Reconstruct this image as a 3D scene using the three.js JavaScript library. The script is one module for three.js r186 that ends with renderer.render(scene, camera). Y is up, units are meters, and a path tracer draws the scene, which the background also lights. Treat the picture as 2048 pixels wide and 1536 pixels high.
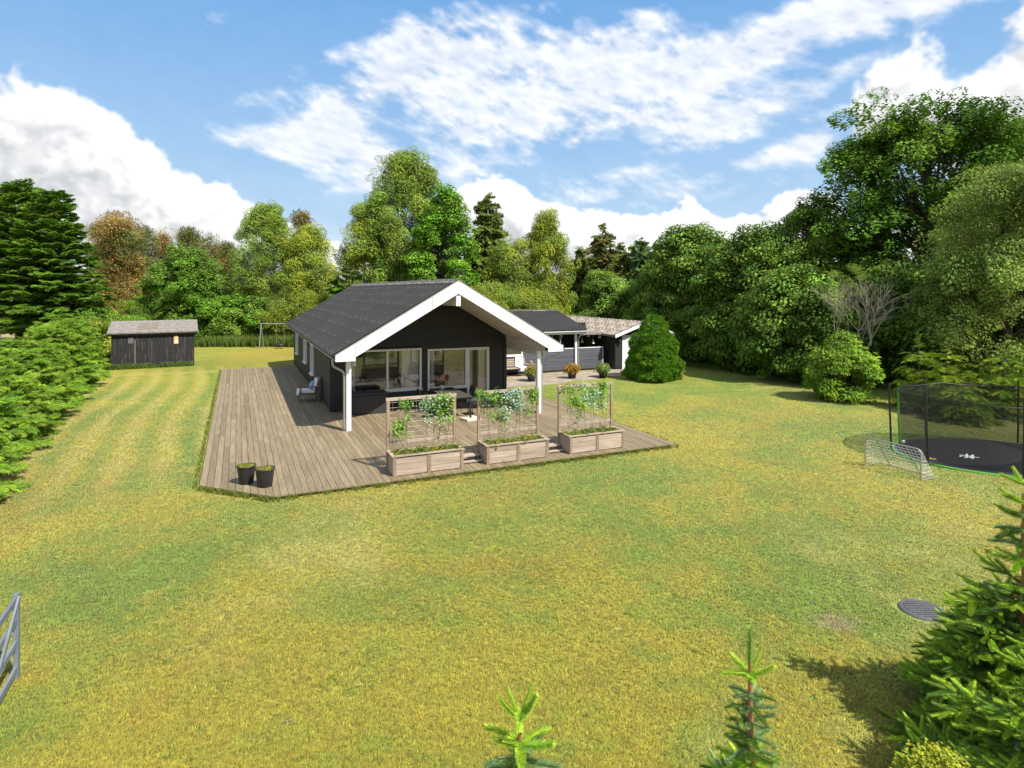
import * as THREE from 'three';
import { mergeGeometries } from 'three/addons/utils/BufferGeometryUtils.js';
import { RoundedBoxGeometry } from 'three/addons/geometries/RoundedBoxGeometry.js';

// ------------------------------------------------------------------ camera, sun, exposure
const scene = new THREE.Scene();
const camera = new THREE.PerspectiveCamera(64.72, 4 / 3, 0.1, 1500);
camera.position.set(0, 4.5, 0);
camera.lookAt(0, 4.5, -10);
camera.setViewOffset(2048, 1536, 0, 188, 2048, 1536);
const renderer = new THREE.WebGLRenderer();
renderer.toneMapping = THREE.LinearToneMapping;
renderer.toneMappingExposure = 1.68;
renderer.shadowMap.enabled = true;
const SUN = new THREE.Vector3(1.5, 2.35, 1.2).normalize();
const sun = new THREE.DirectionalLight(new THREE.Color(1, 0.94, 0.84), 4.9);
sun.position.set(SUN.x * 120, SUN.y * 120, SUN.z * 120 - 30);
sun.target.position.set(0, 0, -30);
sun.castShadow = true; sun.shadow.radius = 1.2;
sun.shadow.mapSize.set(2048, 2048);
Object.assign(sun.shadow.camera, { left: -70, right: 70, top: 70, bottom: -70, near: 1, far: 300 });
scene.add(sun, sun.target);

// ------------------------------------------------------------------ noise and random numbers
function rng(seed) { let a = seed >>> 0; return () => { a = (a + 0x6D2B79F5) | 0; let t = Math.imul(a ^ (a >>> 15), 1 | a); t = (t + Math.imul(t ^ (t >>> 7), 61 | t)) ^ t; return ((t ^ (t >>> 14)) >>> 0) / 4294967296; }; }
const PERM = new Uint16Array(131072), PVAL = new Float32Array(65536);
{ const r = rng(77); const a = [...Array(65536).keys()]; for (let i = 65535; i > 0; i--) { const j = (r() * (i + 1)) | 0; [a[i], a[j]] = [a[j], a[i]]; } for (let i = 0; i < 131072; i++) PERM[i] = a[i & 65535]; for (let i = 0; i < 65536; i++) PVAL[i] = r(); }
const sm = (t) => t * t * (3 - 2 * t), clamp = (x, a = 0, b = 1) => x < a ? a : x > b ? b : x, mix = (a, b, t) => a + (b - a) * t;
const step = (a, b, x) => sm(clamp((x - a) / (b - a)));
const mod = (a, p) => ((a % p) + p) % p;
function n2(x, y, px = 0, py = 0) {
  let i = Math.floor(x), j = Math.floor(y); const f = sm(x - i), g = sm(y - j); let i1 = i + 1, j1 = j + 1;
  if (px) { i = mod(i, px); i1 = mod(i1, px); } if (py) { j = mod(j, py); j1 = mod(j1, py); }
  const h = (a, b) => PVAL[PERM[(PERM[a & 65535] + b) & 65535]];
  return mix(mix(h(i, j), h(i1, j), f), mix(h(i, j1), h(i1, j1), f), g);
}
function n3(x, y, z) {
  const i = Math.floor(x), j = Math.floor(y), k = Math.floor(z), f = sm(x - i), g = sm(y - j), l = sm(z - k);
  const A = PERM[i & 65535], B = PERM[(i + 1) & 65535];
  const aa = PERM[(A + j) & 65535], ab = PERM[(A + j + 1) & 65535], ba = PERM[(B + j) & 65535], bb = PERM[(B + j + 1) & 65535];
  const v = (q, o) => PVAL[PERM[(q + k + o) & 65535]];
  return mix(mix(mix(v(aa, 0), v(ba, 0), f), mix(v(ab, 0), v(bb, 0), f), g), mix(mix(v(aa, 1), v(ba, 1), f), mix(v(ab, 1), v(bb, 1), f), g), l);
}
function f2(x, y, o = 4, p = 0.5) { let s = 0, a = 1, t = 0; for (let i = 0; i < o; i++) { s += a * n2(x + i * 17.3, y + i * 9.1); t += a; a *= p; x *= 2.03; y *= 2.03; } return s / t; }
function f3(x, y, z, o = 4, p = 0.5) { let s = 0, a = 1, t = 0; for (let i = 0; i < o; i++) { s += a * n3(x + i * 17.3, y + i * 9.1, z + i * 5.7); t += a; a *= p; x *= 2.03; y *= 2.03; z *= 2.03; } return s / t; }

// ------------------------------------------------------------------ sky: blue air with cumulus banks and thin high cloud, all round
function makeSky() {
  const W = 3072, Hh = 1536, data = new Float32Array(W * Hh * 4), D = Math.PI / 180, r = rng(5);
  // heaps: [azimuth, elevation, half width, half height] in degrees; veils: [azimuth, elevation, half length, half width, tilt, strength]
  const heaps = [[-45, 9, 10, 7.5], [-39, 8.2, 5.5, 6.6], [-36, 7.2, 5, 5.6], [-33, 6.6, 4.4, 5.5], [-30, 5.2, 4.6, 4.8], [-27, 4, 4.6, 4.2], [-24, 2.8, 5, 3.6], [-20, 1.4, 5, 3.4], [-14, 0.6, 6, 3.4],
    [-2.6, 8.2, 3.4, 2.7], [0.8, 6.4, 4, 3], [-4, 4.5, 5, 4], [4.5, 4.2, 4.5, 3], [7.6, 5.4, 2.8, 2.5], [11, 3.6, 4, 3.2], [16.4, 5.6, 2.1, 2.4], [19.5, 4, 3, 2.6], [14, 2.6, 6, 3.4], [25.5, 6.4, 3, 2.2], [24, 3, 6, 3.6], [32, 2, 6, 4],
    [33.4, 17.2, 2.3, 3.2], [31.6, 14, 3, 3.4], [36.5, 12.5, 5, 3.2], [41, 17, 2.2, 3.6], [40, 12, 5, 4], [46, 9, 6, 6]];
  const veils = [[-8.6, 21.4, 3.6, 2.2, 20, 1.25], [-13, 18, 6, 1.8, 44, 0.8], [-17.5, 14.6, 3.6, 1.7, 40, 1.1], [-20.5, 12.9, 5.5, 1.2, 4, 0.85], [-14.6, 12.2, 4.6, 1.7, -16, 1.15], [-6, 18.5, 5, 3, 30, 0.5], [-1, 18.2, 10, 4.5, 12, 0.62], [2, 21.5, 6.5, 1.6, 8, 0.62], [-3, 13.5, 9, 2.2, 3, 0.45], [-15, 9.6, 6, 1.3, 3, 0.4],
    [11, 22.4, 4.5, 1.4, 28, 0.8], [20, 20, 11, 2.4, 7, 0.88], [14, 19, 6, 1.7, -12, 0.75], [31, 22, 8, 1.8, 8, 0.7], [12, 15.2, 8, 1.4, 3, 0.8], [19, 14.7, 5, 1.5, 10, 0.85], [17, 12.9, 4, 0.8, 5, 0.6], [5.5, 13.7, 2, 0.7, 0, 0.6],
    [23, 11.4, 5, 0.8, 14, 0.65], [26.2, 12, 2.6, 1.3, 30, 0.9], [16, 8.7, 12, 1.5, -1, 0.62], [8, 6.4, 14, 2.6, 0, 0.42], [25, 16, 3, 0.8, 6, 0.5], [-26.4, 21.6, 1.8, 0.9, 24, 0.55], [-27, 23.6, 1.6, 0.5, 0, 0.4], [-29, 10.8, 3, 0.6, -8, 0.34], [-33, 17, 12, 1.6, -22, 0.16], [-22, 16.5, 4, 0.9, 12, 0.45], [-16, 20.2, 4, 0.8, 20, 0.5], [4, 17, 6, 2, 6, 0.6], [9, 18.6, 5, 1.6, -4, 0.62], [-7, 10.4, 5, 1.4, 4, 0.5], [13, 11, 6, 0.7, 4, 0.42], [29, 17.8, 4, 0.8, 10, 0.55], [36, 21, 5, 1.2, 4, 0.6], [27, 14.4, 3, 0.6, 8, 0.5], [-1, 24.2, 6, 1.2, 6, 0.55]];
  for (let i = 0; i < 64; i++) { const az = 50 + r() * 260, el = 2 + r() * r() * 22, s = 2 + r() * 4; heaps.push([az > 180 ? az - 360 : az, el, s * 1.5, s]); }
  for (let i = 0; i < 80; i++) { const az = 48 + r() * 264, el = 8 + r() * 55; veils.push([az > 180 ? az - 360 : az, el, (6 + r() * 9) / Math.cos(el * D), 1.4 + r() * 3, r() * 50 - 20, 0.45 + r() * 0.4]); }
  for (let i = 0; i < 26; i++) veils.push([r() * 360 - 180, 30 + r() * 50, 22 + r() * 20, 3 + r() * 4, r() * 60 - 30, 0.5 + r() * 0.3]);
  const lists = [[], []], N = 72; for (let b = 0; b < N; b++) { lists[0].push([]); lists[1].push([]); }
  heaps.forEach((h) => { for (let b = 0; b < N; b++) { let d = Math.abs((b + 0.5) * 5 - 180 - h[0]); if (d > 180) d = 360 - d; if (d < h[2] * 1.3 + 9) lists[0][b].push(h); } });
  veils.forEach((h) => { const t = h[4] * D; h.push(Math.cos(t), Math.sin(t)); for (let b = 0; b < N; b++) { let d = Math.abs((b + 0.5) * 5 - 180 - h[0]); if (d > 180) d = 360 - d; if (d < h[2] * 2 + 6) lists[1][b].push(h); } });
  function heap(az, el, x, y, z) {
    let e = 0; for (const h of lists[0][clamp(Math.floor((az + 180) / 5), 0, N - 1)]) { let da = az - h[0]; if (da > 180) da -= 360; else if (da < -180) da += 360; const a = da / h[2], b = (el - h[1]) / h[3], q = 1 - (a * a + b * b); if (q > -1) e = Math.max(e, 0) + Math.max(0, q * 0.5 + 0.5) * (1 - Math.min(e, 1) * 0.55); }
    if (e <= 0) return -1;
    const w = f3(x * 15, y * 17, z * 15, 5, 0.55), bl = 1 - Math.abs(2 * f3(x * 34 + 9, y * 38, z * 34, 4, 0.55) - 1) * 1.6;
    return e - 0.62 + (w - 0.5) * 1.3 + (bl - 0.6) * 0.42;
  }
  for (let j = 0; j < Hh; j++) {
    const el = ((j + 0.5) / Hh - 0.5) * 180, ce = Math.cos(el * D), y = Math.sin(el * D);
    for (let i = 0; i < W; i++) {
      const th = ((i + 0.5) / W - 0.5) * 2 * Math.PI, x = Math.cos(th) * ce, z = Math.sin(th) * ce, k = (j * W + i) * 4;
      if (el < -0.3) { data[k] = 0.2; data[k + 1] = 0.22; data[k + 2] = 0.2; data[k + 3] = 1; continue; }
      const az = Math.atan2(x, -z) / D, t = clamp(el / 26), zen = clamp((el - 26) / 64);
      let R = mix(mix(0.31, 0.045, Math.pow(t, 0.72)), 0.027, zen), G = mix(mix(0.45, 0.205, Math.pow(t, 0.8)), 0.125, zen), B = mix(mix(0.565, 0.46, t), 0.34, zen);
      // veils of high cloud
      const bins = lists[1][clamp(Math.floor((az + 180) / 5), 0, N - 1)]; let s = 0;
      for (const h of bins) { let da = az - h[0]; if (da > 180) da -= 360; else if (da < -180) da += 360; const dx = da * ce, dy = el - h[1], p = (dx * h[6] + dy * h[7]) / h[2], q = (-dx * h[7] + dy * h[6]) / h[3], g = p * p + q * q; if (g < 6) s += h[5] * Math.exp(-g * 0.9) * (1 - 0.35 * Math.min(s, 1)); }
      const wp = (n3(x * 6 + 9, y * 14, z * 6) - 0.5) * 0.35, w1 = f3(x * 10 + 3 + wp, y * 24 + x * 7 + wp * 2, z * 10 - wp, 5, 0.6), w2 = f3(x * 38 + wp * 6, y * 84 + x * 20, z * 38, 5, 0.62);
      let va = clamp((s * 1.05 + (w1 - 0.5) * 1.7 * (0.3 + s) + (w2 - 0.5) * 1.05 * (0.2 + s) - 0.2) * 1.25) * step(0, 0.12, s + 0.04); va = Math.pow(va, 1.15) * (0.5 + 0.7 * w2) * 0.95; va = Math.min(va, 0.95);
      va = Math.max(va, 0.12 + 0.62 * Math.exp(-el / 5) * (0.6 + 0.8 * (w1 - 0.3)));
      const vb = 0.86 + 0.26 * (w2 - 0.4) + 0.2 * (w1 - 0.5);
      R = mix(R, 0.68 * vb, va); G = mix(G, 0.69 * vb, va); B = mix(B, 0.72 * vb, va);
      // heaps
      const c = heap(az, el, x, y, z);
      if (c > -0.04) {
        const a = step(-0.04, 0.14 + 0.3 * clamp((el - 7) / 9), c), o = 1.15 * D, xo = x + o * 0.5 * -Math.sin(th), yo = y + o * 0.9, zo = z + o * 0.5 * Math.cos(th);
        const c2 = heap(az + 0.5, el + 1.0, xo, yo, zo), c3 = heap(az + 0.2, el + 2.6, x, y + o * 2.2, z);
        let L = 0.98 + clamp((c - Math.max(c2, -0.2)) * 0.6, -0.2, 0.25) - 0.24 * clamp(c3, 0, 0.75) + 0.2 * (w2 - 0.5) + 0.3 * (f3(x * 22 + 4, y * 30, z * 22, 3) - 0.5);
        L = clamp(L, 0.68, 1.12) * 0.61;
        const cool = clamp(0.64 - L) * 0.25;
        R = mix(R, L * (1 - cool), a); G = mix(G, L * (1 - cool * 0.55), a); B = mix(B, L * (1.005), a);
      }
      const hz = 0.35 * Math.exp(-el / 2.2); R = mix(R, 0.57, hz); G = mix(G, 0.585, hz); B = mix(B, 0.60, hz);
      data[k] = R; data[k + 1] = G; data[k + 2] = B; data[k + 3] = 1;
    }
  }
  const t = new THREE.DataTexture(data, W, Hh, THREE.RGBAFormat, THREE.FloatType);
  t.mapping = THREE.EquirectangularReflectionMapping; t.magFilter = t.minFilter = THREE.LinearFilter; t.colorSpace = THREE.LinearSRGBColorSpace; t.needsUpdate = true;
  return t;
}
scene.background = makeSky(); scene.environment = scene.background;

// ------------------------------------------------------------------ textures and materials
function tex(w, h, fn, srgb = true) {
  const d = new Uint8Array(w * h * 4), c = [0, 0, 0];
  const enc = (v) => { v = clamp(v); return Math.round(255 * (srgb ? (v < 0.0031308 ? v * 12.92 : 1.055 * Math.pow(v, 1 / 2.4) - 0.055) : v)); };
  for (let j = 0; j < h; j++) for (let i = 0; i < w; i++) { fn(i, j, c); const k = (j * w + i) * 4; d[k] = enc(c[0]); d[k + 1] = enc(c[1]); d[k + 2] = enc(c[2]); d[k + 3] = 255; }
  const t = new THREE.DataTexture(d, w, h); t.colorSpace = srgb ? THREE.SRGBColorSpace : THREE.NoColorSpace; t.wrapS = t.wrapT = THREE.RepeatWrapping; t.magFilter = THREE.LinearFilter; t.minFilter = THREE.LinearMipmapLinearFilter; t.generateMipmaps = true; t.needsUpdate = true; return t;
}
const rgb = (r, g, b) => new THREE.Color().setRGB(r, g, b);
const std = (c, rough = 0.8, o = {}) => new THREE.MeshStandardMaterial({ color: Array.isArray(c) ? rgb(...c) : c, roughness: rough, metalness: 0, ...o });
// wood grain, grey scale about 1, repeats every 2.0 m x 0.5 m; knots and dark streaks
const woodMap = tex(1024, 256, (i, j, c) => {
  const x = i / 1024, y = j / 256, s = n2(x * 6, y * 40, 6, 40) * 0.5 + n2(x * 14, y * 96, 14, 96) * 0.35 + n2(x * 40, y * 128, 40, 128) * 0.15, b = n2(x * 3, y * 5, 3, 5);
  let k = 0; for (const [kx, ky] of [[0.13, 0.3], [0.44, 0.72], [0.71, 0.2], [0.88, 0.6]]) { const dx = (x - kx) * 40, dy = (y - ky) * 22, q = dx * dx + dy * dy; k = Math.max(k, Math.exp(-q * 1.4)); }
  const v = clamp(0.45 + 0.72 * s + 0.2 * (b - 0.5) - 0.4 * k, 0.1, 1); c[0] = v; c[1] = v * (0.985 - 0.03 * k); c[2] = v * (0.97 - 0.08 * k);
});
const woodBump = tex(512, 256, (i, j, c) => { const x = i / 512, y = j / 256; const v = n2(x * 10, y * 60, 10, 60) * 0.6 + n2(x * 30, y * 128, 30, 128) * 0.4; c[0] = c[1] = c[2] = v; }, false);
const woodRep = (t) => { const k = t.clone(); k.repeat.set(0.5, 2); k.needsUpdate = true; return k; };
const WM = woodRep(woodMap), WB = woodRep(woodBump);
const wood = (r, g, b, rough = 0.82) => std([r, g, b], rough, { map: WM, bumpMap: WB, bumpScale: 0.0025 });
// speckled mineral surface, repeats every 1 m
const speck = tex(512, 512, (i, j, c) => { const x = i / 512, y = j / 512; const v = 0.62 + 0.22 * n2(x * 7, y * 7, 7, 7) + 0.2 * n2(x * 31, y * 31, 31, 31) + 0.26 * (n2(x * 170, y * 170, 170, 170) - 0.5); c[0] = v; c[1] = v; c[2] = v; });
const mineral = (r, g, b, rough = 0.9) => std([r, g, b], rough, { map: speck, bumpMap: speck, bumpScale: 0.002 });
const DECK = [[0.242, 0.19, 0.112], [0.22, 0.173, 0.103], [0.272, 0.214, 0.128], [0.23, 0.18, 0.103], [0.252, 0.202, 0.126], [0.197, 0.155, 0.091]].map((c) => wood(...c, 0.75));
const M = {
  black: [[0.017, 0.0165, 0.017], [0.02, 0.0195, 0.02], [0.015, 0.0145, 0.0155]].map((c) => std(c, 0.62, { map: WM, bumpMap: WB, bumpScale: 0.0015 })),
  charcoal: [[0.088, 0.092, 0.118], [0.10, 0.104, 0.13], [0.077, 0.081, 0.105]].map((c) => std(c, 0.7, { map: WM, bumpMap: WB, bumpScale: 0.002 })),
  white: std([0.66, 0.66, 0.655], 0.5, { bumpMap: WB, bumpScale: 0.0006 }), soffit: std([0.66, 0.62, 0.56], 0.65, { map: WM }),
  roof: [[0.029, 0.0275, 0.0265], [0.032, 0.0305, 0.0295], [0.026, 0.0248, 0.024]].map((c) => std(c, 0.85, { map: speck })),
  zinc: std([0.42, 0.41, 0.38], 0.42, { metalness: 0.75 }), screw: std([0.3, 0.3, 0.3], 0.5),
  glass: new THREE.MeshPhysicalMaterial({ color: 0xffffff, roughness: 0.02, transmission: 1, thickness: 0, ior: 1.75 }),
  dark: std([0.012, 0.012, 0.013], 0.8), blackMetal: std([0.014, 0.014, 0.015], 0.45), curtain: new THREE.MeshPhysicalMaterial({ color: rgb(0.75, 0.74, 0.7), roughness: 0.95, transmission: 0.4, thickness: 0 }),
  pine: wood(0.4, 0.28, 0.11, 0.6), floor: wood(0.4, 0.29, 0.18, 0.5), plaster: std([0.7, 0.68, 0.63], 0.9), planter: [[0.40, 0.32, 0.255], [0.36, 0.285, 0.225], [0.44, 0.355, 0.29]].map((c) => wood(...c, 0.85)), batten: wood(0.32, 0.235, 0.16), soil: mineral(0.05, 0.035, 0.022),
  concrete: mineral(0.34, 0.30, 0.23), steel: std([0.36, 0.37, 0.38], 0.4, { metalness: 0.7 }), teak: wood(0.3, 0.17, 0.09, 0.6), bark: mineral(0.11, 0.085, 0.06), birchBark: mineral(0.42, 0.39, 0.34), deadWood: mineral(0.44, 0.38, 0.30),
};
// lichen-covered fibre cement and old roofing felt
const lichen = (a, b, d, s) => tex(512, 512, (i, j, c) => { const x = i / 512, y = j / 512, t = step(0.42, 0.62, 0.5 * n2(x * 9, y * 9, 9, 9) + 0.3 * n2(x * 33, y * 33, 33, 33) + 0.2 * n2(x * 90, y * 90, 90, 90)), u = step(0.6, 0.72, 0.6 * n2(x * 21 + 3, y * 21, 21, 21) + 0.4 * n2(x * 75, y * 75, 75, 75)); for (let q = 0; q < 3; q++) c[q] = mix(mix(a[q], b[q], t), d[q], u * s); });
const REP = (t, a, b) => { t.repeat.set(a, b); return t; };
M.oldRoof = std(0xffffff, 0.92, { map: REP(lichen([0.13, 0.105, 0.085], [0.27, 0.225, 0.18], [0.40, 0.375, 0.34], 0.7), 0.5, 0.5) });
M.felt = std(0xffffff, 0.95, { map: REP(lichen([0.15, 0.132, 0.118], [0.21, 0.186, 0.168], [0.28, 0.255, 0.23], 0.7), 0.7, 0.7) });
M.ridge = std(0xffffff, 0.9, { map: REP(lichen([0.045, 0.043, 0.042], [0.10, 0.095, 0.085], [0.5, 0.46, 0.38], 0.55), 0.6, 0.6) });
// weathered black paint, wood showing in vertical (along the board) streaks
M.shed = [0, 1, 2].map((q) => { const t = tex(256, 128, (i, j, c) => { const x = i / 256, y = j / 128; const w = step(0.62, 0.8, n2(x * 3 + q * 7, y * 34, 0, 34) * 0.6 + n2(x * 9 + q * 3, y * 70, 0, 70) * 0.4), g = 0.7 + 0.6 * n2(x * 12, y * 60, 12, 60); c[0] = mix(0.012, 0.13, w * 0.6) * g; c[1] = mix(0.0125, 0.10, w * 0.6) * g; c[2] = mix(0.015, 0.075, w * 0.6) * g; }); t.repeat.set(0.5, 1.2); return std(0xffffff, 0.85, { map: t, bumpMap: WB, bumpScale: 0.003 }); });

// ------------------------------------------------------------------ builders
const taken = {};
function numbered(n) { const k = taken[n] = (taken[n] ?? -1) + 1; return k ? n + '_' + String(k).padStart(3, '0') : n; }
const shade = (o) => { o.traverse((m) => { if (m.isMesh) m.castShadow = m.receiveShadow = true; }); return o; };
function thing(name, label, category, pos = [0, 0, 0], turn = 0, group) {
  const o = new THREE.Group(); o.name = numbered(name); o.position.set(...pos); o.rotation.y = turn; o.userData = { label, category }; if (group) o.userData.group = group; scene.add(o); return o;
}
function part(parent, name, geo, mat) { const m = new THREE.Mesh(geo, mat); m.name = name; m.castShadow = m.receiveShadow = true; parent.add(m); return m; }
function grp(parent, name) { const g = new THREE.Group(); g.name = name; parent.add(g); return g; }
function stuff(m) { m.userData.kind = 'stuff'; return m; }
let boxSeed = rng(11);
function box(w, h, d, x = 0, y = 0, z = 0, rx = 0, ry = 0, rz = 0) {
  const g = new THREE.BoxGeometry(w, h, d).toNonIndexed(), p = g.attributes.position, n = g.attributes.normal, uv = g.attributes.uv, dim = [w, h, d], long = dim.indexOf(Math.max(...dim)), ou = boxSeed() * 2, ov = boxSeed() * 3;
  for (let i = 0; i < p.count; i++) {
    const q = [p.getX(i), p.getY(i), p.getZ(i)], nn = [n.getX(i), n.getY(i), n.getZ(i)].map(Math.abs), ax = nn.indexOf(Math.max(...nn)), rest = [0, 1, 2].filter((a) => a !== ax);
    const a = rest.includes(long) ? long : rest[0], b = rest.find((k) => k !== a); uv.setXY(i, q[a] + ou, q[b] + ov);
  }
  if (rx || ry || rz) g.applyMatrix4(new THREE.Matrix4().makeRotationFromEuler(new THREE.Euler(rx, ry, rz)));
  return g.translate(x, y, z);
}
function planar(g) { // metric uv from the dominant axis of each face
  g = g.index ? g.toNonIndexed() : g; const p = g.attributes.position; g.computeVertexNormals(); const n = g.attributes.normal, uv = new Float32Array(p.count * 2);
  for (let i = 0; i < p.count; i++) { const a = Math.abs(n.getX(i)), b = Math.abs(n.getY(i)), c = Math.abs(n.getZ(i)); if (b >= a && b >= c) { uv[2 * i] = p.getX(i); uv[2 * i + 1] = p.getZ(i); } else if (a > c) { uv[2 * i] = p.getZ(i); uv[2 * i + 1] = p.getY(i); } else { uv[2 * i] = p.getX(i); uv[2 * i + 1] = p.getY(i); } }
  g.setAttribute('uv', new THREE.BufferAttribute(uv, 2)); return g;
}
function prism(pts, depth, z0) { // polygon in x,y extruded along z from z0
  const s = new THREE.Shape(pts.map(([a, b]) => new THREE.Vector2(a, b))); const g = new THREE.ExtrudeGeometry(s, { depth, bevelEnabled: false }); g.translate(0, 0, z0); return planar(g);
}
function tube(pts, r, seg = 6, n = 0) { return new THREE.TubeGeometry(new THREE.CatmullRomCurve3(pts.map((p) => new THREE.Vector3(...p)), false, 'catmullrom', 0.05), n || Math.max(2, pts.length * 3), r, seg).toNonIndexed(); }
function rod(a, b, r, r2 = r, seg = 6) { const A = new THREE.Vector3(...a), B = new THREE.Vector3(...b), d = B.clone().sub(A), g = new THREE.CylinderGeometry(r2, r, d.length(), seg, 1); g.applyQuaternion(new THREE.Quaternion().setFromUnitVectors(new THREE.Vector3(0, 1, 0), d.normalize())); return g.translate((A.x + B.x) / 2, (A.y + B.y) / 2, (A.z + B.z) / 2).toNonIndexed(); }
function lathe(pts, seg = 24) { return new THREE.LatheGeometry(pts.map(([x, y]) => new THREE.Vector2(x, y)), seg).toNonIndexed(); }
function rbox(w, h, d, r, x = 0, y = 0, z = 0, rx = 0, ry = 0, rz = 0) { const g = new RoundedBoxGeometry(w, h, d, 2, r); if (rx || ry || rz) g.applyMatrix4(new THREE.Matrix4().makeRotationFromEuler(new THREE.Euler(rx, ry, rz))); return g.translate(x, y, z); }
const merge = (a) => mergeGeometries(a.map((g) => { g = g.index ? g.toNonIndexed() : g; for (const k of Object.keys(g.attributes)) if (!['position', 'normal', 'uv', 'color'].includes(k)) g.deleteAttribute(k); return g; }));
const pick = (a, r) => a[(r() * a.length) | 0];

// house frame: u along the gable front (to the right), v away from the camera along the ridge; local x = u, local z = -v
const TH = 0.42532, OX = -5.115, OD = 18.959, CT = Math.cos(TH), ST = Math.sin(TH);
const hw = (u, v, y = 0) => [OX + u * CT - v * ST, y, -(OD + u * ST + v * CT)];
const toHouse = (x, d) => { const a = x - OX, b = d - OD; return [a * CT + b * ST, -a * ST + b * CT]; };

// ================================================================== GROUND
// colour of the turf at world x, depth d (linear): patches of green, straw and moss, mowing stripes beside the deck
function turf(x, d, out) {
  const [u, v] = toHouse(x, d);
  const a = f2(x * 0.16 + 3, d * 0.16, 3), b = f2(x * 0.55 + 11, d * 0.55 + 5, 4, 0.6), c = f2(x * 2.3 + 7, d * 2.3, 3, 0.6), e = f2(x * 0.32 + 40, d * 0.32 + 9, 4, 0.6);
  let g = clamp(0.32 + (a - 0.5) * 1.5 + (b - 0.5) * 1.9 + (c - 0.5) * 1.5);       // green share
  let s = step(0.56, 0.74, 0.55 * e + 0.3 * b + 0.15 * c);                           // straw
  let o = step(0.57, 0.75, 0.6 * f2(x * 0.3 - 8, d * 0.3 + 31, 4, 0.6) + 0.4 * c);   // orange, dry moss
  if (u < -3.9 && v > -6 && v < 22) { const t = (u + 0.2 * Math.sin(v * 0.35) + 0.3 * (b - 0.5)) / 1.05, w = Math.sin(t * Math.PI * 2), k = step(-6, 0, v) * step(22, 18, v); s = clamp(s + k * 0.75 * step(0.1, 0.9, w) * (0.5 + b)); g = clamp(g - 0.1 * k + k * 0.5 * step(-0.1, -0.9, w)); const dd = u + 4.15; if (dd > -0.55 && dd < 0.2) g = clamp(g + 0.5 * (1 - Math.abs(dd + 0.15) / 0.4) * k); }
  if (d > 30 && x < -8) o = clamp(o + step(32, 38, d) * step(-21, -17, x) * 0.75 * (0.4 + b));
  if (u > 8) g = clamp(g + 0.28 * step(8, 13, u) * (0.4 + 1.2 * b) * step(-10, -4, v));
  if (v > 1 && u > 8 && v < 8) g = clamp(g + 0.2);
  
  const shedPath = Math.abs(d - (32.2 + (x + 20) * 0.35)) < 0.35 + 0.3 * c && x < -13 && x > -22 ? 0.8 : 0; s = Math.max(s, shedPath);
  let R = mix(0.278, 0.142, g), G = mix(0.25, 0.197, g), B = mix(0.026, 0.02, g);
  R = mix(R, 0.35, s * 0.6); G = mix(G, 0.305, s * 0.6); B = mix(B, 0.085, s * 0.6);
  R = mix(R, 0.29, o * 0.5); G = mix(G, 0.185, o * 0.5); B = mix(B, 0.018, o * 0.5);
  const bx = x - 4.38, bd = d - 8.2, q = Math.sqrt(bx * bx * 2.2 + bd * bd * 5) + 0.5 * (c - 0.5); if (q < 0.75) { const k = step(0.75, 0.1, q) * 0.7; R = mix(R, 0.25, k); G = mix(G, 0.2, k); B = mix(B, 0.125, k); }
  const tr = 0.80 + 0.27 * c; out[0] = R * tr; out[1] = G * tr; out[2] = B * tr;
}
const LAWN = { x0: -34, x1: 34, d0: 1, d1: 63 };
{
  const W = 2048, Hh = 1868, r = rng(3);
  const map = tex(W, Hh, (i, j, c) => { const x = LAWN.x0 + (i + 0.5) / W * 68, d = LAWN.d0 + (j + 0.5) / Hh * 62; turf(x, d, c); const k = 0.6 + 0.8 * r(); c[0] *= k; c[1] *= k; c[2] *= k; });
  map.wrapS = map.wrapT = THREE.ClampToEdgeWrapping;
  const fine = tex(512, 512, (i, j, c) => { const x = i / 512, y = j / 512; c[0] = c[1] = c[2] = 0.5 * n2(x * 120, y * 120, 120, 120) + 0.5 * n2(x * 256, y * 256, 256, 256); }, false); fine.repeat.set(34, 31);
  const g = new THREE.PlaneGeometry(68, 62, 1, 1).rotateX(-Math.PI / 2).translate(0, 0, -32);
  const lawn = new THREE.Mesh(g, std(0xffffff, 0.95, { map, bumpMap: fine, bumpScale: 0.02 })); lawn.name = 'lawn'; lawn.userData = { kind: 'structure', label: 'dry yellow-green mown lawn around the house', category: 'lawn' }; lawn.receiveShadow = true; scene.add(lawn);
  const far = tex(512, 512, (i, j, c) => { const x = i / 512, y = j / 512; const t = step(0.4, 0.62, 0.6 * n2(x * 8, y * 8, 8, 8) + 0.4 * n2(x * 40, y * 40, 40, 40)), k = 0.75 + 0.5 * n2(x * 200, y * 200, 200, 200); c[0] = mix(0.13, 0.30, t) * k; c[1] = mix(0.15, 0.21, t) * k; c[2] = mix(0.035, 0.10, t) * k; }); far.repeat.set(40, 40);
  const gr = new THREE.Mesh(new THREE.PlaneGeometry(900, 900).rotateX(-Math.PI / 2).translate(0, -0.03, -100), std(0xffffff, 1, { map: far })); gr.name = 'ground'; gr.userData = { kind: 'structure', label: 'rough grass and brown earth beyond the garden', category: 'ground' }; scene.add(gr);
}
const inDeck = (u, v) => u > -4.05 && u < 8.2 && v > -5.6 && v < 18.2 && !(u < -2.4 && v < -4 && (-u - v) > 8.0) && !(u > 8 && v > 3);
const inPave = (u, v) => (u > 7.8 && u < 17 && v > 5.6 + clamp((u - 8) * 0.22, 0, 1.5) && v < 10) || (u > 6.9 && u < 7.9 && v > 3 && v < 10);
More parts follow.
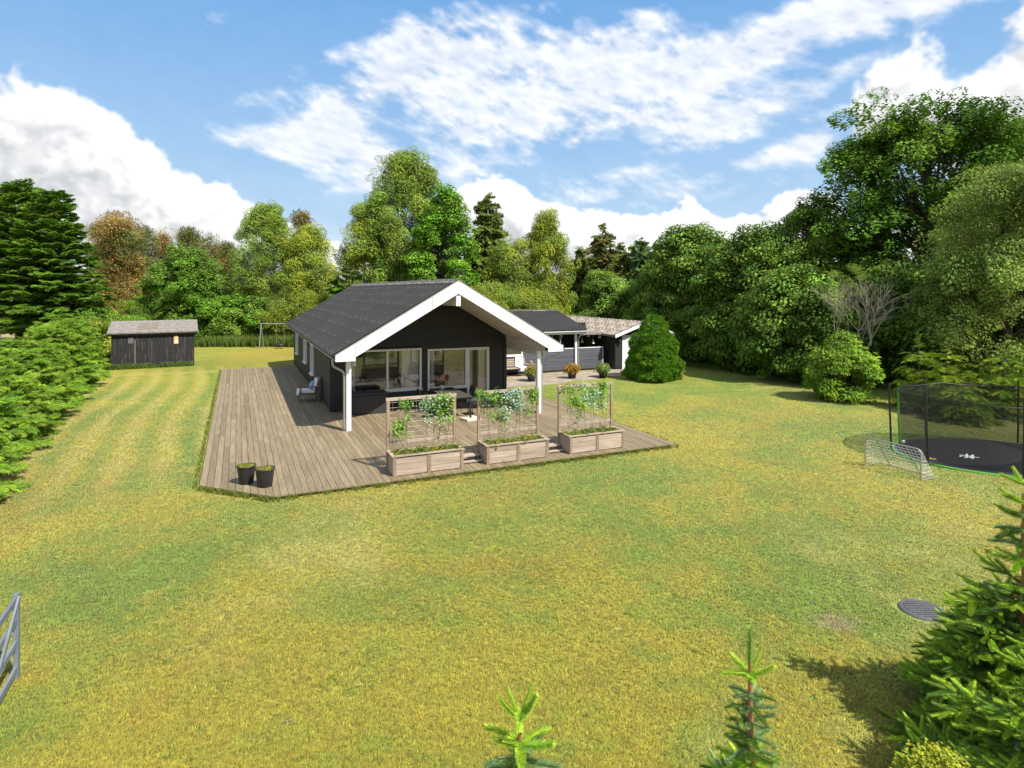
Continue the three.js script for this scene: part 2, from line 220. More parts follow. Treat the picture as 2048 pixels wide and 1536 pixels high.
{ // short grass blades of the mown turf, thinning with distance
  const r = rng(21), P = [], N = [], C = [];
  for (let i = 0; i < 9; i++) {
    const a = r() * 6.283, q = r() * 0.022, x = Math.cos(a) * q, z = Math.sin(a) * q, b = r() * 6.283, l = 0.012 + r() * 0.024, w = 0.0022 + r() * 0.0012, tx = x + Math.cos(b) * l * 0.9, tz = z + Math.sin(b) * l * 0.9, ty = l * (0.5 + r() * 0.8), sx = -Math.sin(b) * w, sz = Math.cos(b) * w, k = 0.7 + 0.6 * r();
    P.push(x - sx, 0, z - sz, x + sx, 0, z + sz, tx, ty, tz); for (let q2 = 0; q2 < 3; q2++) { N.push(0, 1, 0); C.push(k, k, k); }
  }
  const g = new THREE.BufferGeometry(); g.setAttribute('position', new THREE.Float32BufferAttribute(P, 3)); g.setAttribute('normal', new THREE.Float32BufferAttribute(N, 3)); g.setAttribute('color', new THREE.Float32BufferAttribute(C, 3));
  const mat = new THREE.MeshPhysicalMaterial({ color: rgb(1.2, 1.2, 1.1), roughness: 0.9, transmission: 0.25, thickness: 0, vertexColors: true });
  const mats = [], cols = [], m4 = new THREE.Matrix4(), q = new THREE.Quaternion(), up = new THREE.Vector3(0, 1, 0), c = [0, 0, 0];
  for (let n = 0; n < 470000; n++) {
    const d = 4.6 * Math.pow(32 / 4.6, Math.pow(r(), 1.0)); if (r() < step(10, 31, d)) continue; const  x = (r() * 2 - 1) * d * 0.95, [u, v] = toHouse(x, d); // density falls as 1/d^2
    if (inDeck(u, v) || inPave(u, v) || Math.hypot(x - 5.72, d - 8.5) < 0.32) continue;
    turf(x, d, c); const k = 0.55 + r() * 0.8, s = (0.8 + r() * 0.8) * (d > 9 ? 1 + (d - 9) * 0.035 : 1), y2 = r() < 0.12 ? 1.5 : 1;
    q.setFromAxisAngle(up, r() * 6.283); m4.compose(new THREE.Vector3(x, 0, -d), q, new THREE.Vector3(s, s, s)); mats.push(m4.toArray()); const h = (r() - 0.5) * 0.25; cols.push(c[0] * k * (1 + h) * y2, c[1] * k * y2, c[2] * k * y2 * (1 - h));
  }
  const im = new THREE.InstancedMesh(g, mat, mats.length); mats.forEach((a, i) => im.instanceMatrix.array.set(a, i * 16)); im.instanceColor = new THREE.InstancedBufferAttribute(new Float32Array(cols), 3);
  im.name = 'grass_blades'; im.userData = { kind: 'stuff', label: 'short mown grass blades of the yellow-green lawn', category: 'grass' }; im.castShadow = im.receiveShadow = true; scene.add(im);
}

// ================================================================== DECK
{
  const t = thing('wooden_deck', 'weathered grey-brown plank deck around the black house', 'deck', hw(0, 0), TH), r = rng(31), TOP = 0.1, TK = 0.028, PW = 0.149, GAP = 0.009;
  const board = (u, v0, v1, w = PW - GAP, fa = 0, fb = 0) => { // one board along v; front end cut with the deck's corner
    const m = part(t, 'board', new THREE.BufferGeometry(), pick(DECK, r)), y = TOP - TK / 2 + (r() - 0.5) * 0.003;
    if (fa || fb) { m.geometry = prism([[u - w / 2, -(v0 + fa)], [u + w / 2, -(v0 + fb)], [u + w / 2, -v1], [u - w / 2, -v1]], TK, 0).rotateX(Math.PI / 2).translate(0, TOP, 0); const uv = m.geometry.attributes.uv, p = m.geometry.attributes.position, o = r() * 2; for (let i = 0; i < uv.count; i++) uv.setXY(i, p.getZ(i) + o, p.getX(i) * 1.01 + o); }
    else m.geometry = box(w, TK, v1 - v0 - 0.004, u, y, -(v0 + v1) / 2, 0, (r() - 0.5) * 0.0006, 0);
  };
  const run = (u, a, b, fa = 0, fb = 0) => { let v = a, first = true; const cuts = []; let c = a + 2 + r() * 4; while (c < b - 1.5) { cuts.push(c); c += 4.8 + r() * 0.9; } cuts.push(b); for (const e of cuts) { board(u, v, e, PW - GAP, first ? fa : 0, first ? fb : 0); v = e; first = false; } };
  for (let i = 0; i < 82; i++) {
    const u = -3.95 + (i + 0.5) * PW; let a = -5.5, fa = 0, fb = 0;
    if (u < -2.48) { const f = (x) => -5.5 + Math.max(0, (-2.48 - x) * 1.0); a = Math.min(f(u - PW / 2), f(u + PW / 2)); fa = f(u - PW / 2) - a; fb = f(u + PW / 2) - a; }
    if (u < -0.12) run(u, a, 17.9, fa, fb); else if (u < 6.85) run(u, a, 3.17); else run(u, a, 5.6);
  }
  for (let k = 0; k < 22; k++) { const v = -5.3 + k * 0.42 + (k > 20 ? 0 : 0); if (v < 3.2) part(t, 'joist', box(v < -4 ? 10.4 : 11.9, 0.06, 0.045, v < -4 ? 2.95 : 2.15, 0.038, -v), DECK[5]); }
  for (let k = 0; k < 17; k++) { const v = 3.7 + k * 0.85; part(t, 'joist', box(3.7, 0.06, 0.045, -2.02, 0.038, -v), DECK[5]); }
  part(t, 'rim_board', box(0.03, 0.06, 21.6, -3.86, 0.04, -7.0), DECK[5]); part(t, 'rim_board', box(10.4, 0.06, 0.03, 2.85, 0.04, 5.42), DECK[5]); part(t, 'rim_board', box(0.03, 0.06, 10.8, 8.19, 0.04, -0.05), DECK[5]); part(t, 'rim_board', box(3.6, 0.06, 0.03, -2.1, 0.04, -17.85), DECK[5]);
}
// paved path along the annex, individual slabs
{
  const t = new THREE.Group(); t.name = 'path'; t.userData = { kind: 'structure', label: 'pale concrete slab path in front of the annex', category: 'path' }; t.position.set(...hw(0, 0)); t.rotation.y = TH; scene.add(t); const r = rng(41), mats = [[0.33, 0.285, 0.21], [0.30, 0.26, 0.195], [0.36, 0.31, 0.235], [0.29, 0.235, 0.165]].map((c) => mineral(...c));
  for (let i = 0; i < 20; i++) for (let j = 0; j < 7; j++) { const u = 7.2 + i * 0.5, v = 6.1 + j * 0.5 + 0.25; if (!inPave(u, v) || v > 9.7) continue; part(t, 'slab', box(0.49, 0.04, 0.49, u, 0.008 + r() * 0.006, -v), pick(mats, r)); }
}

// ================================================================== SUMMER HOUSE
const AX = 3.5, RT = 4.80, SL = 0.5823, EU = -0.45; // ridge u, height of roof edge at ridge, slope, eave u (left; mirrored on the right)
const roofY = (u) => RT - Math.abs(u - AX) * SL;
function windowIn(parent, a0, a1, y0, y1, at, side, mull = [], fr = 0.07, pname = 'window') { // side 'front': a = u at v = at; 'left': a = v at u = at
  const w = grp(parent, pname), B = (da, h, a, y, dep = 0.09, off = 0) => side === 'front' ? box(da, h, dep, a, y, -at + 0.02 + off) : box(dep, h, da, at - 0.02 - off, y, -a);
  const H = y1 - y0, Wd = a1 - a0, c = (a0 + a1) / 2;
  part(w, 'frame', B(Wd, fr, c, y1 - fr / 2), M.white); part(w, 'frame', B(Wd, fr, c, y0 + fr / 2), M.white);
  part(w, 'frame', B(fr, H - 2 * fr, a0 + fr / 2, (y0 + y1) / 2), M.white); part(w, 'frame', B(fr, H - 2 * fr, a1 - fr / 2, (y0 + y1) / 2), M.white);
  let p = a0 + fr; for (const m of [...mull, a1 - fr + 0.035]) { const e = m - 0.035; part(w, 'pane', side === 'front' ? box(e - p, H - 2 * fr, 0.006, (p + e) / 2, (y0 + y1) / 2, -at) : box(0.006, H - 2 * fr, e - p, at, (y0 + y1) / 2, -(p + e) / 2), M.glass); if (m < a1 - fr) part(w, 'mullion', B(0.07, H - 2 * fr, m, (y0 + y1) / 2, 0.08), M.white); p = m + 0.035; }
  part(w, 'sill', B(Wd + 0.08, 0.03, c, y0 - 0.018, 0.15, 0.03), M.white);
  return w;
}
function boards(parent, a0, a1, yb, yt, at, side, holes, mats, hgt = 0.142, limit = null, seed = 1, pname = 'wall_board') { // overlapping horizontal cladding with openings left free
  const r = rng(seed);
  for (let y = yb; y < yt - 0.02; y += hgt) {
    const h = Math.min(hgt, yt - y), yc = y + h / 2; let segs = [[a0, a1]];
    for (const [p, q, s, e] of holes) if (s < y + h - 0.02 && e > y + 0.02) segs = segs.flatMap(([c, d]) => q <= c || p >= d ? [[c, d]] : [[c, p], [q, d]].filter(([x, z]) => z - x > 0.02));
    for (let [c, d] of segs) {
      const tilt = 0.055; let geo;
      if (limit) { const lo = (yy) => Math.max(c, AX - (limit - yy) / SL), hi = (yy) => Math.min(d, AX + (limit - yy) / SL); const b = lo(y), e = hi(y), b2 = lo(y + h), e2 = hi(y + h); if (e - b < 0.05) continue; geo = prism(e2 - b2 > 0.02 ? [[b, y], [e, y], [e2, y + h - 0.006], [b2, y + h - 0.006]] : [[b, y], [e, y], [AX, y + h - 0.006]], 0.02, 0); geo.translate(0, -yc, 0).rotateX(-tilt).translate(0, yc, -at); }
      else geo = side === 'front' ? box(d - c, h - 0.004, 0.022, (c + d) / 2, yc, -at + 0.012, -tilt) : box(0.022, h - 0.004, d - c, at - 0.012, yc, -(c + d) / 2, 0, 0, -tilt);
      part(parent, pname, geo, pick(mats, r));
    }
  }
}
function corrugated(w, len, waves, amp, seg = 4) { // x across, z down the slope, y up; a lip closes the lower edge
  const P = [], U = []; const X = [], n = waves * seg; for (let i = 0; i <= n; i++) X.push([i / n * w, amp * Math.cos(i / seg * 2 * Math.PI)]);
  const quad = (a, b, c, d) => { P.push(...a, ...b, ...c, ...a, ...c, ...d); for (const q of [a, b, c, a, c, d]) U.push(q[0], q[2]); };
  for (let i = 0; i < n; i++) { const [x0, y0] = X[i], [x1, y1] = X[i + 1]; quad([x0, y0, 0], [x0, y0 + 0.008, len], [x1, y1 + 0.008, len], [x1, y1, 0]); quad([x0, y0 + 0.008, len], [x0, y0 - 0.006, len], [x1, y1 - 0.006, len], [x1, y1 + 0.008, len]); }
  const g = new THREE.BufferGeometry(); g.setAttribute('position', new THREE.Float32BufferAttribute(P, 3)); g.setAttribute('uv', new THREE.Float32BufferAttribute(U, 2)); g.computeVertexNormals(); return g;
}
const house = thing('summer_house', 'black timber summer house with dark corrugated gable roof and white bargeboards', 'house', hw(0, 0), TH);
{
  const t = house, W3 = 3.2, BK = 18.8, WALL = 0.14, r = rng(51);
  const hF = [[0.45, 3.26, 0.72, 2.28], [3.5, 6.05, 0.12, 2.22]];
  const hL = [[8.45, 9.45, 0.75, 2.1], [11.4, 12.6, 0.95, 2.05], [15.9, 17.1, 0.95, 2.05]];
  // wall cores with real openings
  const core = (name, geo) => part(t, name, geo, M.dark);
  const shp = new THREE.Shape([[-0.08, 0.1], [6.78, 0.1], [6.78, roofY(6.78) - 0.26], [AX, RT - 0.26], [-0.08, roofY(-0.08) - 0.26]].map(([a, b]) => new THREE.Vector2(a, b)));
  const hole = (a0, a1, y0, y1) => shp.holes.push(new THREE.Path([[a0, y0], [a0, y1], [a1, y1], [a1, y0]].map(([a, b]) => new THREE.Vector2(a, b))));
  hole(0.45, 3.26, 0.72, 2.28); hole(3.5, 5.11, 0.68, 2.22); hole(5.11, 6.05, 0.121, 2.22);
  core('front_wall', planar(new THREE.ExtrudeGeometry(shp, { depth: WALL, bevelEnabled: false }).translate(0, 0, -W3 - WALL)));
  const sl = new THREE.Shape([[W3 + WALL, 0.1], [BK, 0.1], [BK, 2.36], [W3 + WALL, 2.36]].map(([a, b]) => new THREE.Vector2(a, b)));
  for (const [a0, a1, y0, y1] of hL) sl.holes.push(new THREE.Path([[a0, y0], [a0, y1], [a1, y1], [a1, y0]].map(([a, b]) => new THREE.Vector2(a, b))));
  core('side_wall', planar(new THREE.ExtrudeGeometry(sl, { depth: WALL, bevelEnabled: false }).rotateY(Math.PI / 2).translate(-0.08, 0, 0)));
  core('side_wall', box(WALL, 2.26, BK - W3 - WALL, 6.71, 1.23, -(W3 + WALL + BK) / 2));
  core('back_wall', prism([[-0.08, 0.1], [6.78, 0.1], [6.78, roofY(6.78) - 0.26], [AX, RT - 0.26], [-0.08, roofY(-0.08) - 0.26]], WALL, -BK - WALL));
  boards(t, -0.1, 6.8, 0.12, 4.5, W3, 'front', [[0.45, 3.26, 0.70, 2.28], [3.5, 5.11, 0.66, 2.22], [5.11, 6.05, 0.1, 2.22]], M.black, 0.142, RT - 0.28, 61);
  boards(t, W3, BK + 0.14, 0.12, 2.33, -0.08, 'left', hL.map((h) => [h[0], h[1], h[2] - 0.03, h[3]]), M.black, 0.142, null, 62);
  part(t, 'corner_board', box(0.1, 2.2, 0.03, -0.05, 1.22, -W3 + 0.05), M.black[1]); part(t, 'corner_board', box(0.03, 2.2, 0.1, -0.115, 1.22, -W3 - 0.05), M.black[0]); part(t, 'corner_board', box(0.12, 2.2, 0.03, 6.74, 1.22, -W3 + 0.05), M.black[2]);
  // windows and terrace door
  windowIn(t, 0.45, 3.26, 0.72, 2.28, W3 + 0.04, 'front', [1.95]); windowIn(t, 3.5, 5.11, 0.68, 2.22, W3 + 0.04, 'front');
  { const d = windowIn(t, 5.11, 6.05, 0.121, 2.22, W3 + 0.04, 'front', [], 0.1, 'terrace_door'); part(d, 'handle', rbox(0.025, 0.14, 0.03, 0.008, 5.19, 1.1, -W3 + 0.06), M.zinc); }
  for (const h of hL) windowIn(t, ...h, -0.1, 'left', h[2] < 0.9 ? [] : [(h[0] + h[1]) / 2], 0.06);
  // room behind the glass
  part(t, 'floor', box(6.55, 0.06, 15.3, 3.35, 0.07, -11.05), M.floor);
  part(t, 'inner_wall', box(6.5, 2.38, 0.1, 3.35, 1.3, -8.67), M.pine); part(t, 'ceiling', box(6.5, 0.03, 5.2, 3.35, 2.5, -5.95), M.plaster);
  part(t, 'inner_wall', box(0.03, 2.34, 5.1, 6.62, 1.3, -5.95), M.pine);
  const drape = (u0, u1, v = 3.5, y0 = 0.15) => { const P = []; const n = 24; const at = (i) => [u0 + (u1 - u0) * i / n, Math.sin(i * 1.7) * 0.03 + Math.sin(i * 0.6) * 0.02]; for (let i = 0; i < n; i++) { const [a, b] = at(i), [c, d] = at(i + 1); P.push(a, y0, -v + b, c, y0, -v + d, c, 2.3, -v + d, a, y0, -v + b, c, 2.3, -v + d, a, 2.3, -v + b); } const g = new THREE.BufferGeometry(); g.setAttribute('position', new THREE.Float32BufferAttribute(P, 3)); g.computeVertexNormals(); return g; };
  part(t, 'curtain', drape(2.55, 3.2), M.curtain); part(t, 'curtain', drape(3.58, 3.85), M.curtain); part(t, 'curtain', drape(5.72, 5.95), M.curtain); part(t, 'curtain', drape(0.5, 0.8), M.curtain);
  // roof: boarding, corrugated sheets in courses, ridge caps, screws
  const V0 = -0.34, V1 = 19.4, len = V1 - V0, slope = Math.hypot(AX - EU, (AX - EU) * SL), al = Math.atan(SL);
  for (const s of [-1, 1]) part(t, 'roof_boarding', prism([[AX, RT - 0.04], [AX + s * (AX - EU - 0.03), RT - 0.04 - (AX - EU - 0.03) * SL], [AX + s * (AX - EU - 0.03), RT - 0.2 - (AX - EU - 0.03) * SL], [AX, RT - 0.2]], len - 0.1, -V1 + 0.05), M.dark);
  const NC = 8, NS = 19, cw = len / NS, cl = (slope + 0.04) / NC, sheet = corrugated(cw - 0.003, cl + 0.06, 5, 0.02), mk = new THREE.Matrix4();
  const screws = [], sg = new THREE.OctahedronGeometry(0.014, 0).toNonIndexed();
  const place = (s, c, v) => { const dx = s * Math.cos(al), dy = -Math.sin(al), X = new THREE.Vector3(0, 0, -s), Z = new THREE.Vector3(dx, dy, 0), Y = new THREE.Vector3().crossVectors(Z, X), o = c * cl; return mk.makeBasis(X, Y, Z).setPosition(AX + dx * o + Y.x * (0.03 + 0.001 * c), RT + dy * o + Y.y * (0.03 + 0.001 * c), -v); };
  for (let c = 0; c < NC; c++) for (let i = 0; i < NS; i++) { // left slope
    const m = part(t, 'roof_sheet', sheet, pick(M.roof, r)); place(-1, c, V0 + (i + 1) * cw); m.matrixAutoUpdate = true; m.applyMatrix4(mk); m.rotateX((0.006 + (r() - 0.5) * 0.002));
    for (const f of [0.2, 0.6]) { const p = new THREE.Vector3(cw * (f + (r() - 0.5) * 0.02), 0.036, cl - 0.05).applyMatrix4(mk); if (r() < 0.6) screws.push(sg.clone().translate(p.x, p.y, p.z)); }
  }
  stuff(part(t, 'roof_screws', merge(screws), M.screw));
  const rs = corrugated(len, slope, 110, 0.02); const rm = part(t, 'roof_sheet', rs, M.roof[0]); place(1, 0, V0); rm.applyMatrix4(mk);
  for (let i = 0; i < 18; i++) { const L = len / 18; part(t, 'ridge_cap', prism([[AX - 0.24, RT - 0.24 * SL + 0.05], [AX, RT + 0.055], [AX + 0.24, RT - 0.24 * SL + 0.05], [AX + 0.24, RT - 0.24 * SL + 0.07], [AX, RT + 0.085 + (i % 2) * 0.008], [AX - 0.24, RT - 0.24 * SL + 0.07]], L + 0.03, -V0 - (i + 1) * L), M.ridge); }
  // bargeboards in panels
  const cutsU = [0.004, 0.9, 1.75, 2.55, 3.35], BV = 0.36;
  for (const s of [-1, 1]) {
    for (let i = 0; i < 4; i++) { const a = cutsU[i], b = cutsU[i + 1] - 0.014; part(t, 'bargeboard', prism([[AX + s * a, RT - a * SL], [AX + s * b, RT - b * SL], [AX + s * b, RT - 0.42 - b * SL], [AX + s * a, RT - 0.42 - a * SL]], 0.03, BV), M.white); }
    const a = 3.35, b = AX - EU; part(t, 'bargeboard_end', prism([[AX + s * a, RT - a * SL], [AX + s * b, RT - b * SL], [AX + s * b, 2.31], [AX + s * a, 2.31]], 0.03, BV + 0.002), M.white);
    part(t, 'verge_trim', prism([[AX + s * 0.0, RT + 0.035], [AX + s * (b + 0.02), RT + 0.035 - (b + 0.02) * SL], [AX + s * (b + 0.02), RT + 0.002 - (b + 0.02) * SL], [AX, RT + 0.002]], 0.05, BV - 0.012), M.zinc);
    part(t, 'eave_soffit', box(0.58, 0.02, 3.5, AX + s * 3.65, 2.33, -1.42), M.soffit); part(t, 'eave_beam', box(0.1, 0.54, 3.3, AX + s * 3.34, 2.4, -1.55), M.soffit);
    part(t, 'fascia_board', box(0.025, 0.2, len - 0.1, AX + s * (b - 0.03), 2.4, -(V0 + V1) / 2), M.white);
    for (let k = 0; k < 30; k++) { const c = 0.12 + k * 0.118; if (s > 0 || k % 1 === 0) part(t, 'soffit_board', box(0.133, 0.015, 3.5, AX + s * c, RT - 0.222 - c * SL, -1.41, 0, 0, -s * al), M.soffit); }
    const gut = new THREE.CylinderGeometry(0.06, 0.06, len, 8, 1, true, -Math.PI / 2, Math.PI).rotateX(Math.PI / 2).translate(AX + s * (b + 0.05), 2.44, -(V0 + V1) / 2); part(t, 'gutter', gut, M.zinc);
  }
  part(t, 'ridge_beam', box(0.15, 0.34, 3.6, AX, 4.14, -1.42), M.white);
  part(t, 'downpipe', tube([[-0.5, 2.4, 0.1], [-0.5, 2.26, 0.1], [-0.47, 2.14, 0.08], [-0.2, 1.98, 0.02], [-0.14, 1.9, 0.01], [-0.13, 1.75, 0], [-0.13, 0.9, 0], [-0.13, 0.14, 0]], 0.037, 10, 60), M.zinc);
  part(t, 'downpipe', tube([[7.5, 2.4, 0.1], [7.5, 2.24, 0.1], [7.3, 2.08, 0.05], [6.84, 1.9, 0], [6.79, 1.75, 0], [6.79, 0.9, 0], [6.79, 0.14, 0]], 0.03, 10, 60), M.zinc);
  part(t, 'post', rbox(0.15, 2.24, 0.15, 0.012, 0.0, 1.21, 0), M.white); part(t, 'post', rbox(0.15, 2.24, 0.15, 0.012, 6.66, 1.21, 0), M.white);
}

// ================================================================== ANNEX
{
  const t = thing('annex', 'low dark annex with black wave roof and grey boarded front', 'building', hw(0, 0), TH), r = rng(71), FV = 9.9;
  part(t, 'wall', box(5.0, 2.2, 0.12, 9.4, 1.12, -FV - 0.08), M.dark); boards(t, 6.9, 11.9, 0.12, 2.2, FV, 'front', [[9.2, 10.7, 0.98, 2.0]], M.charcoal, 0.16, null, 72);
  windowIn(t, 9.2, 10.7, 1.0, 2.0, FV + 0.001, 'front');
  part(t, 'low_wall', box(3.85, 1.14, 0.08, 13.83, 0.66, -FV - 0.06), M.dark); boards(t, 11.9, 15.75, 0.1, 1.24, FV, 'front', [], M.charcoal, 0.163, null, 73);
  part(t, 'wall_cap', box(3.9, 0.035, 0.14, 13.83, 1.262, -FV - 0.03), M.white); part(t, 'wall_end', box(0.05, 1.14, 0.1, 15.77, 0.66, -FV - 0.04), M.white);
  part(t, 'recess_wall', box(9.0, 2.5, 0.1, 11.4, 1.3, -12.05), M.black[0]); boards(t, 11.0, 15.9, 0.1, 2.4, 11.98, 'front', [[13.0, 14.15, 1.05, 2.0]], M.black, 0.16, null, 74); windowIn(t, 13.0, 14.15, 1.05, 2.0, 11.96, 'front', [13.6]);
  part(t, 'return_wall', box(0.1, 2.2, 2.1, 11.95, 1.15, -11.0), M.black[1]);
  part(t, 'passage_roof', box(1.75, 0.12, 2.9, 15.3, 2.02, -11.6), M.felt);
  part(t, 'terrace_floor', box(4.2, 0.1, 2.0, 13.95, 0.05, -11.0), M.concrete);
  part(t, 'post', box(0.11, 2.1, 0.11, 13.95, 1.15, -FV + 0.08), M.white); part(t, 'downpipe', tube([[14.25, 2.2, -9.5], [14.25, 2.1, -9.5], [14.1, 1.95, -9.65], [14.08, 1.8, -9.74], [14.08, 0.1, -9.74]], 0.035, 8, 30), M.zinc);
  const E = [9.5, 2.26], R = [13.0, 3.2], sl = Math.hypot(R[0] - E[0], R[1] - E[1]), a = Math.atan2(R[1] - E[1], R[0] - E[0]), NC = 6, cl = sl / NC, NS = 8, cw = (14.5 - 6.7) / NS, sh = corrugated(cw - 0.003, cl + 0.04, 4, 0.03, 6);
  for (let c = 0; c < NC; c++) for (let i = 0; i < NS; i++) { const m = part(t, 'roof_sheet', sh, pick(M.roof, r)); const o = c * cl; m.position.set(6.7 + i * cw, R[1] - Math.sin(a) * o + 0.06, -(R[0] - Math.cos(a) * o)); m.rotation.x = a + 0.012; }
  const back = part(t, 'roof_slope', corrugated(7.8, 3.6, 32, 0.03), M.roof[1]); back.position.set(14.5, R[1] + 0.06, -R[0]); back.rotation.set(a, Math.PI, 0, 'YXZ');
  part(t, 'roof_boarding', box(7.7, 0.1, sl, 10.6, (E[1] + R[1]) / 2 - 0.05, -(E[0] + R[0]) / 2, a), M.dark);
  part(t, 'ridge_cap', tube([[6.7, R[1] + 0.05, -13], [14.5, R[1] + 0.05, -13]], 0.09, 8), M.ridge);
  part(t, 'fascia_board', box(7.8, 0.16, 0.03, 10.6, 2.17, -9.46), M.white); part(t, 'gutter', new THREE.CylinderGeometry(0.06, 0.06, 7.8, 8, 1, true, -Math.PI / 2, Math.PI).rotateZ(Math.PI / 2).rotateX(Math.PI / 2).translate(10.6, 2.25, -9.38), M.white);
  part(t, 'verge_board', box(0.03, 0.18, sl + 0.1, 14.5, (E[1] + R[1]) / 2 - 0.06, -(E[0] + R[0]) / 2, a), M.white); part(t, 'eave_soffit', box(7.7, 0.02, 0.5, 10.6, 2.1, -9.7), M.soffit);
}
// garage with gable to the camera
{
  const t = thing('garage', 'black boarded garage with lichen-covered low roof behind the cone bush', 'garage', hw(0, 0), TH), r = rng(81), FV = 9.3, u0 = 16.2, u1 = 19.8, c = 18, EH = 2.0, RH = 2.68, s = (RH - EH) / (c - u0 + 0.25);
  const ry = (u) => RH - Math.abs(u - c) * s;
  part(t, 'wall', prism([[u0, 0], [u1, 0], [u1, ry(u1) - 0.12], [c, RH - 0.12], [u0, ry(u0) - 0.12]], 0.1, -FV - 0.1), M.dark); part(t, 'side_wall', box(0.1, 1.95, 8.4, u0 + 0.05, 0.975, -13.6), M.black[0]); part(t, 'side_wall', box(0.1, 1.95, 8.4, u1 - 0.05, 0.975, -13.6), M.black[1]); part(t, 'back_wall', box(3.6, 2.0, 0.1, c, 1, -17.8), M.dark);
  boards(t, u0, u1, 0.1, 2.1, FV, 'front', [[16.65, 18.9, 0.02, 1.92]], M.black, 0.15, null, 82); for (let k = 0; k < 15; k++) part(t, 'side_board', box(0.02, 0.125, 8.4, u0 - 0.012, 0.14 + k * 0.13, -13.5, 0, 0, -0.05), pick(M.black, r));
  const d = grp(t, 'garage_door'); part(d, 'frame', box(2.25, 0.08, 0.08, 17.775, 1.9, -FV + 0.03), M.white); part(d, 'frame', box(0.08, 1.86, 0.08, 16.68, 0.94, -FV + 0.03), M.white); part(d, 'frame', box(0.08, 1.86, 0.08, 18.87, 0.94, -FV + 0.03), M.white); for (let k = 0; k < 14; k++) part(d, 'door_board', box(0.147, 1.84, 0.03, 16.795 + k * 0.152, 0.93, -FV + 0.02), M.white);
  const sl = Math.hypot(c - u0 + 0.25, RH - EH), al = Math.atan(s), NC = 3, NS = 8, V0 = 8.9, cw = 9.2 / NS, cl = sl / NC, sh = corrugated(cw - 0.003, cl + 0.05, 6, 0.022), mk = new THREE.Matrix4();
  for (const q of [-1, 1]) for (let a = 0; a < NC; a++) for (let i = 0; i < NS; i++) { const dx = q * Math.cos(al), dy = -Math.sin(al), X = new THREE.Vector3(0, 0, -q), Z = new THREE.Vector3(dx, dy, 0), Y = new THREE.Vector3().crossVectors(Z, X), o = a * cl, v = q < 0 ? V0 + (i + 1) * cw : V0 + i * cw; mk.makeBasis(X, Y, Z).setPosition(c + dx * o, RH + 0.03 + dy * o, -v); const m = part(t, 'roof_sheet', sh, M.oldRoof); m.applyMatrix4(mk); m.rotateX(0.012); }
  for (const q of [-1, 1]) { const b = c - u0 + 0.25; part(t, 'bargeboard', prism([[c, RH + 0.02], [c + q * b, RH + 0.02 - b * s], [c + q * b, RH - 0.17 - b * s], [c, RH - 0.17]], 0.03, -V0 - 0.02), M.white); part(t, 'fascia_board', box(0.03, 0.12, 9.0, c + q * (b - 0.04), EH - 0.06, -13.45), M.zinc); part(t, 'soffit', box(b, 0.02, 9, c + q * b / 2, (RH + EH) / 2 - 0.06, -13.45, 0, 0, -q * al), M.dark); }
  part(t, 'wall_lamp', merge([lathe([[0.02, 0.16], [0.07, 0.12], [0.09, 0], [0.05, -0.06], [0, -0.07]], 10).translate(16.42, 1.55, -FV + 0.13), box(0.05, 0.05, 0.12, 16.42, 1.72, -FV + 0.06)]), M.blackMetal);
}
// neighbouring house seen through the trees
{
  const t = thing('neighbour_house', 'distant dark house roof glimpsed between the trees behind the annex', 'house', [8.6, 0, -66], 0.3);
  part(t, 'wall', prism([[-4, 0], [4, 0], [4, 2.4], [0, 4.1], [-4, 2.4]], 9, -9), M.black[1]);
  for (const s of [-1, 1]) { part(t, 'roof', prism([[0, 4.3], [s * 4.5, 2.35], [s * 4.5, 2.2], [0, 4.15]], 9.6, -9.3), M.felt); part(t, 'bargeboard', prism([[0, 4.34], [s * 4.55, 2.36], [s * 4.55, 2.12], [0, 4.08]], 0.04, 0.32), M.white); }
  const w = grp(t, 'window'); part(w, 'frame', box(1.3, 1.1, 0.06, -1.5, 1.5, 0.02), M.white); part(w, 'pane', box(1.14, 0.94, 0.02, -1.5, 1.5, 0.06), M.dark);
}

// ================================================================== leaf shapes used by pots, climbers and trees
function leafClump(n, R, len, wid, { droop = 0.3, flat = 1, seed = 1, shell = 0.35, spread = 0.35 } = {}) { // folded diamond leaves filling a ball
  const r = rng(seed), P = [], C = [], v = () => new THREE.Vector3(r() * 2 - 1, r() * 2 - 1, r() * 2 - 1);
  for (let i = 0; i < n; i++) {
    let p; do p = v(); while (p.lengthSq() > 1); const q = p.length(); p.multiplyScalar(q > 0.01 ? Math.pow(q, shell) / q * R : 0); p.y *= flat;
    const out = p.clone().normalize(), d = v().multiplyScalar(0.8).add(out).setY(0); d.y = (r() - 0.5) * 0.7 - droop; d.normalize();
    const nrm = new THREE.Vector3(0, 1, 0).add(v().multiplyScalar(0.75)).addScaledVector(out, 0.45), s = new THREE.Vector3().crossVectors(d, nrm).normalize(), L = len * (0.65 + r() * 0.7), w = wid * (0.7 + r() * 0.6), up = new THREE.Vector3().crossVectors(s, d);
    const a = p.clone(), b = p.clone().addScaledVector(d, L), m = p.clone().addScaledVector(d, L * 0.45), l = m.clone().addScaledVector(s, w).addScaledVector(up, w * spread), k = m.clone().addScaledVector(s, -w).addScaledVector(up, w * spread);
    P.push(a.x, a.y, a.z, l.x, l.y, l.z, b.x, b.y, b.z, a.x, a.y, a.z, b.x, b.y, b.z, k.x, k.y, k.z); const c = 0.72 + r() * 0.56, h = (r() - 0.5) * 0.16; for (let j = 0; j < 6; j++) C.push(c * (1 + h), c, c * (1 - h));
  }
  const g = new THREE.BufferGeometry(); g.setAttribute('position', new THREE.Float32BufferAttribute(P, 3)); g.setAttribute('color', new THREE.Float32BufferAttribute(C, 3)); g.computeVertexNormals(); return g;
}
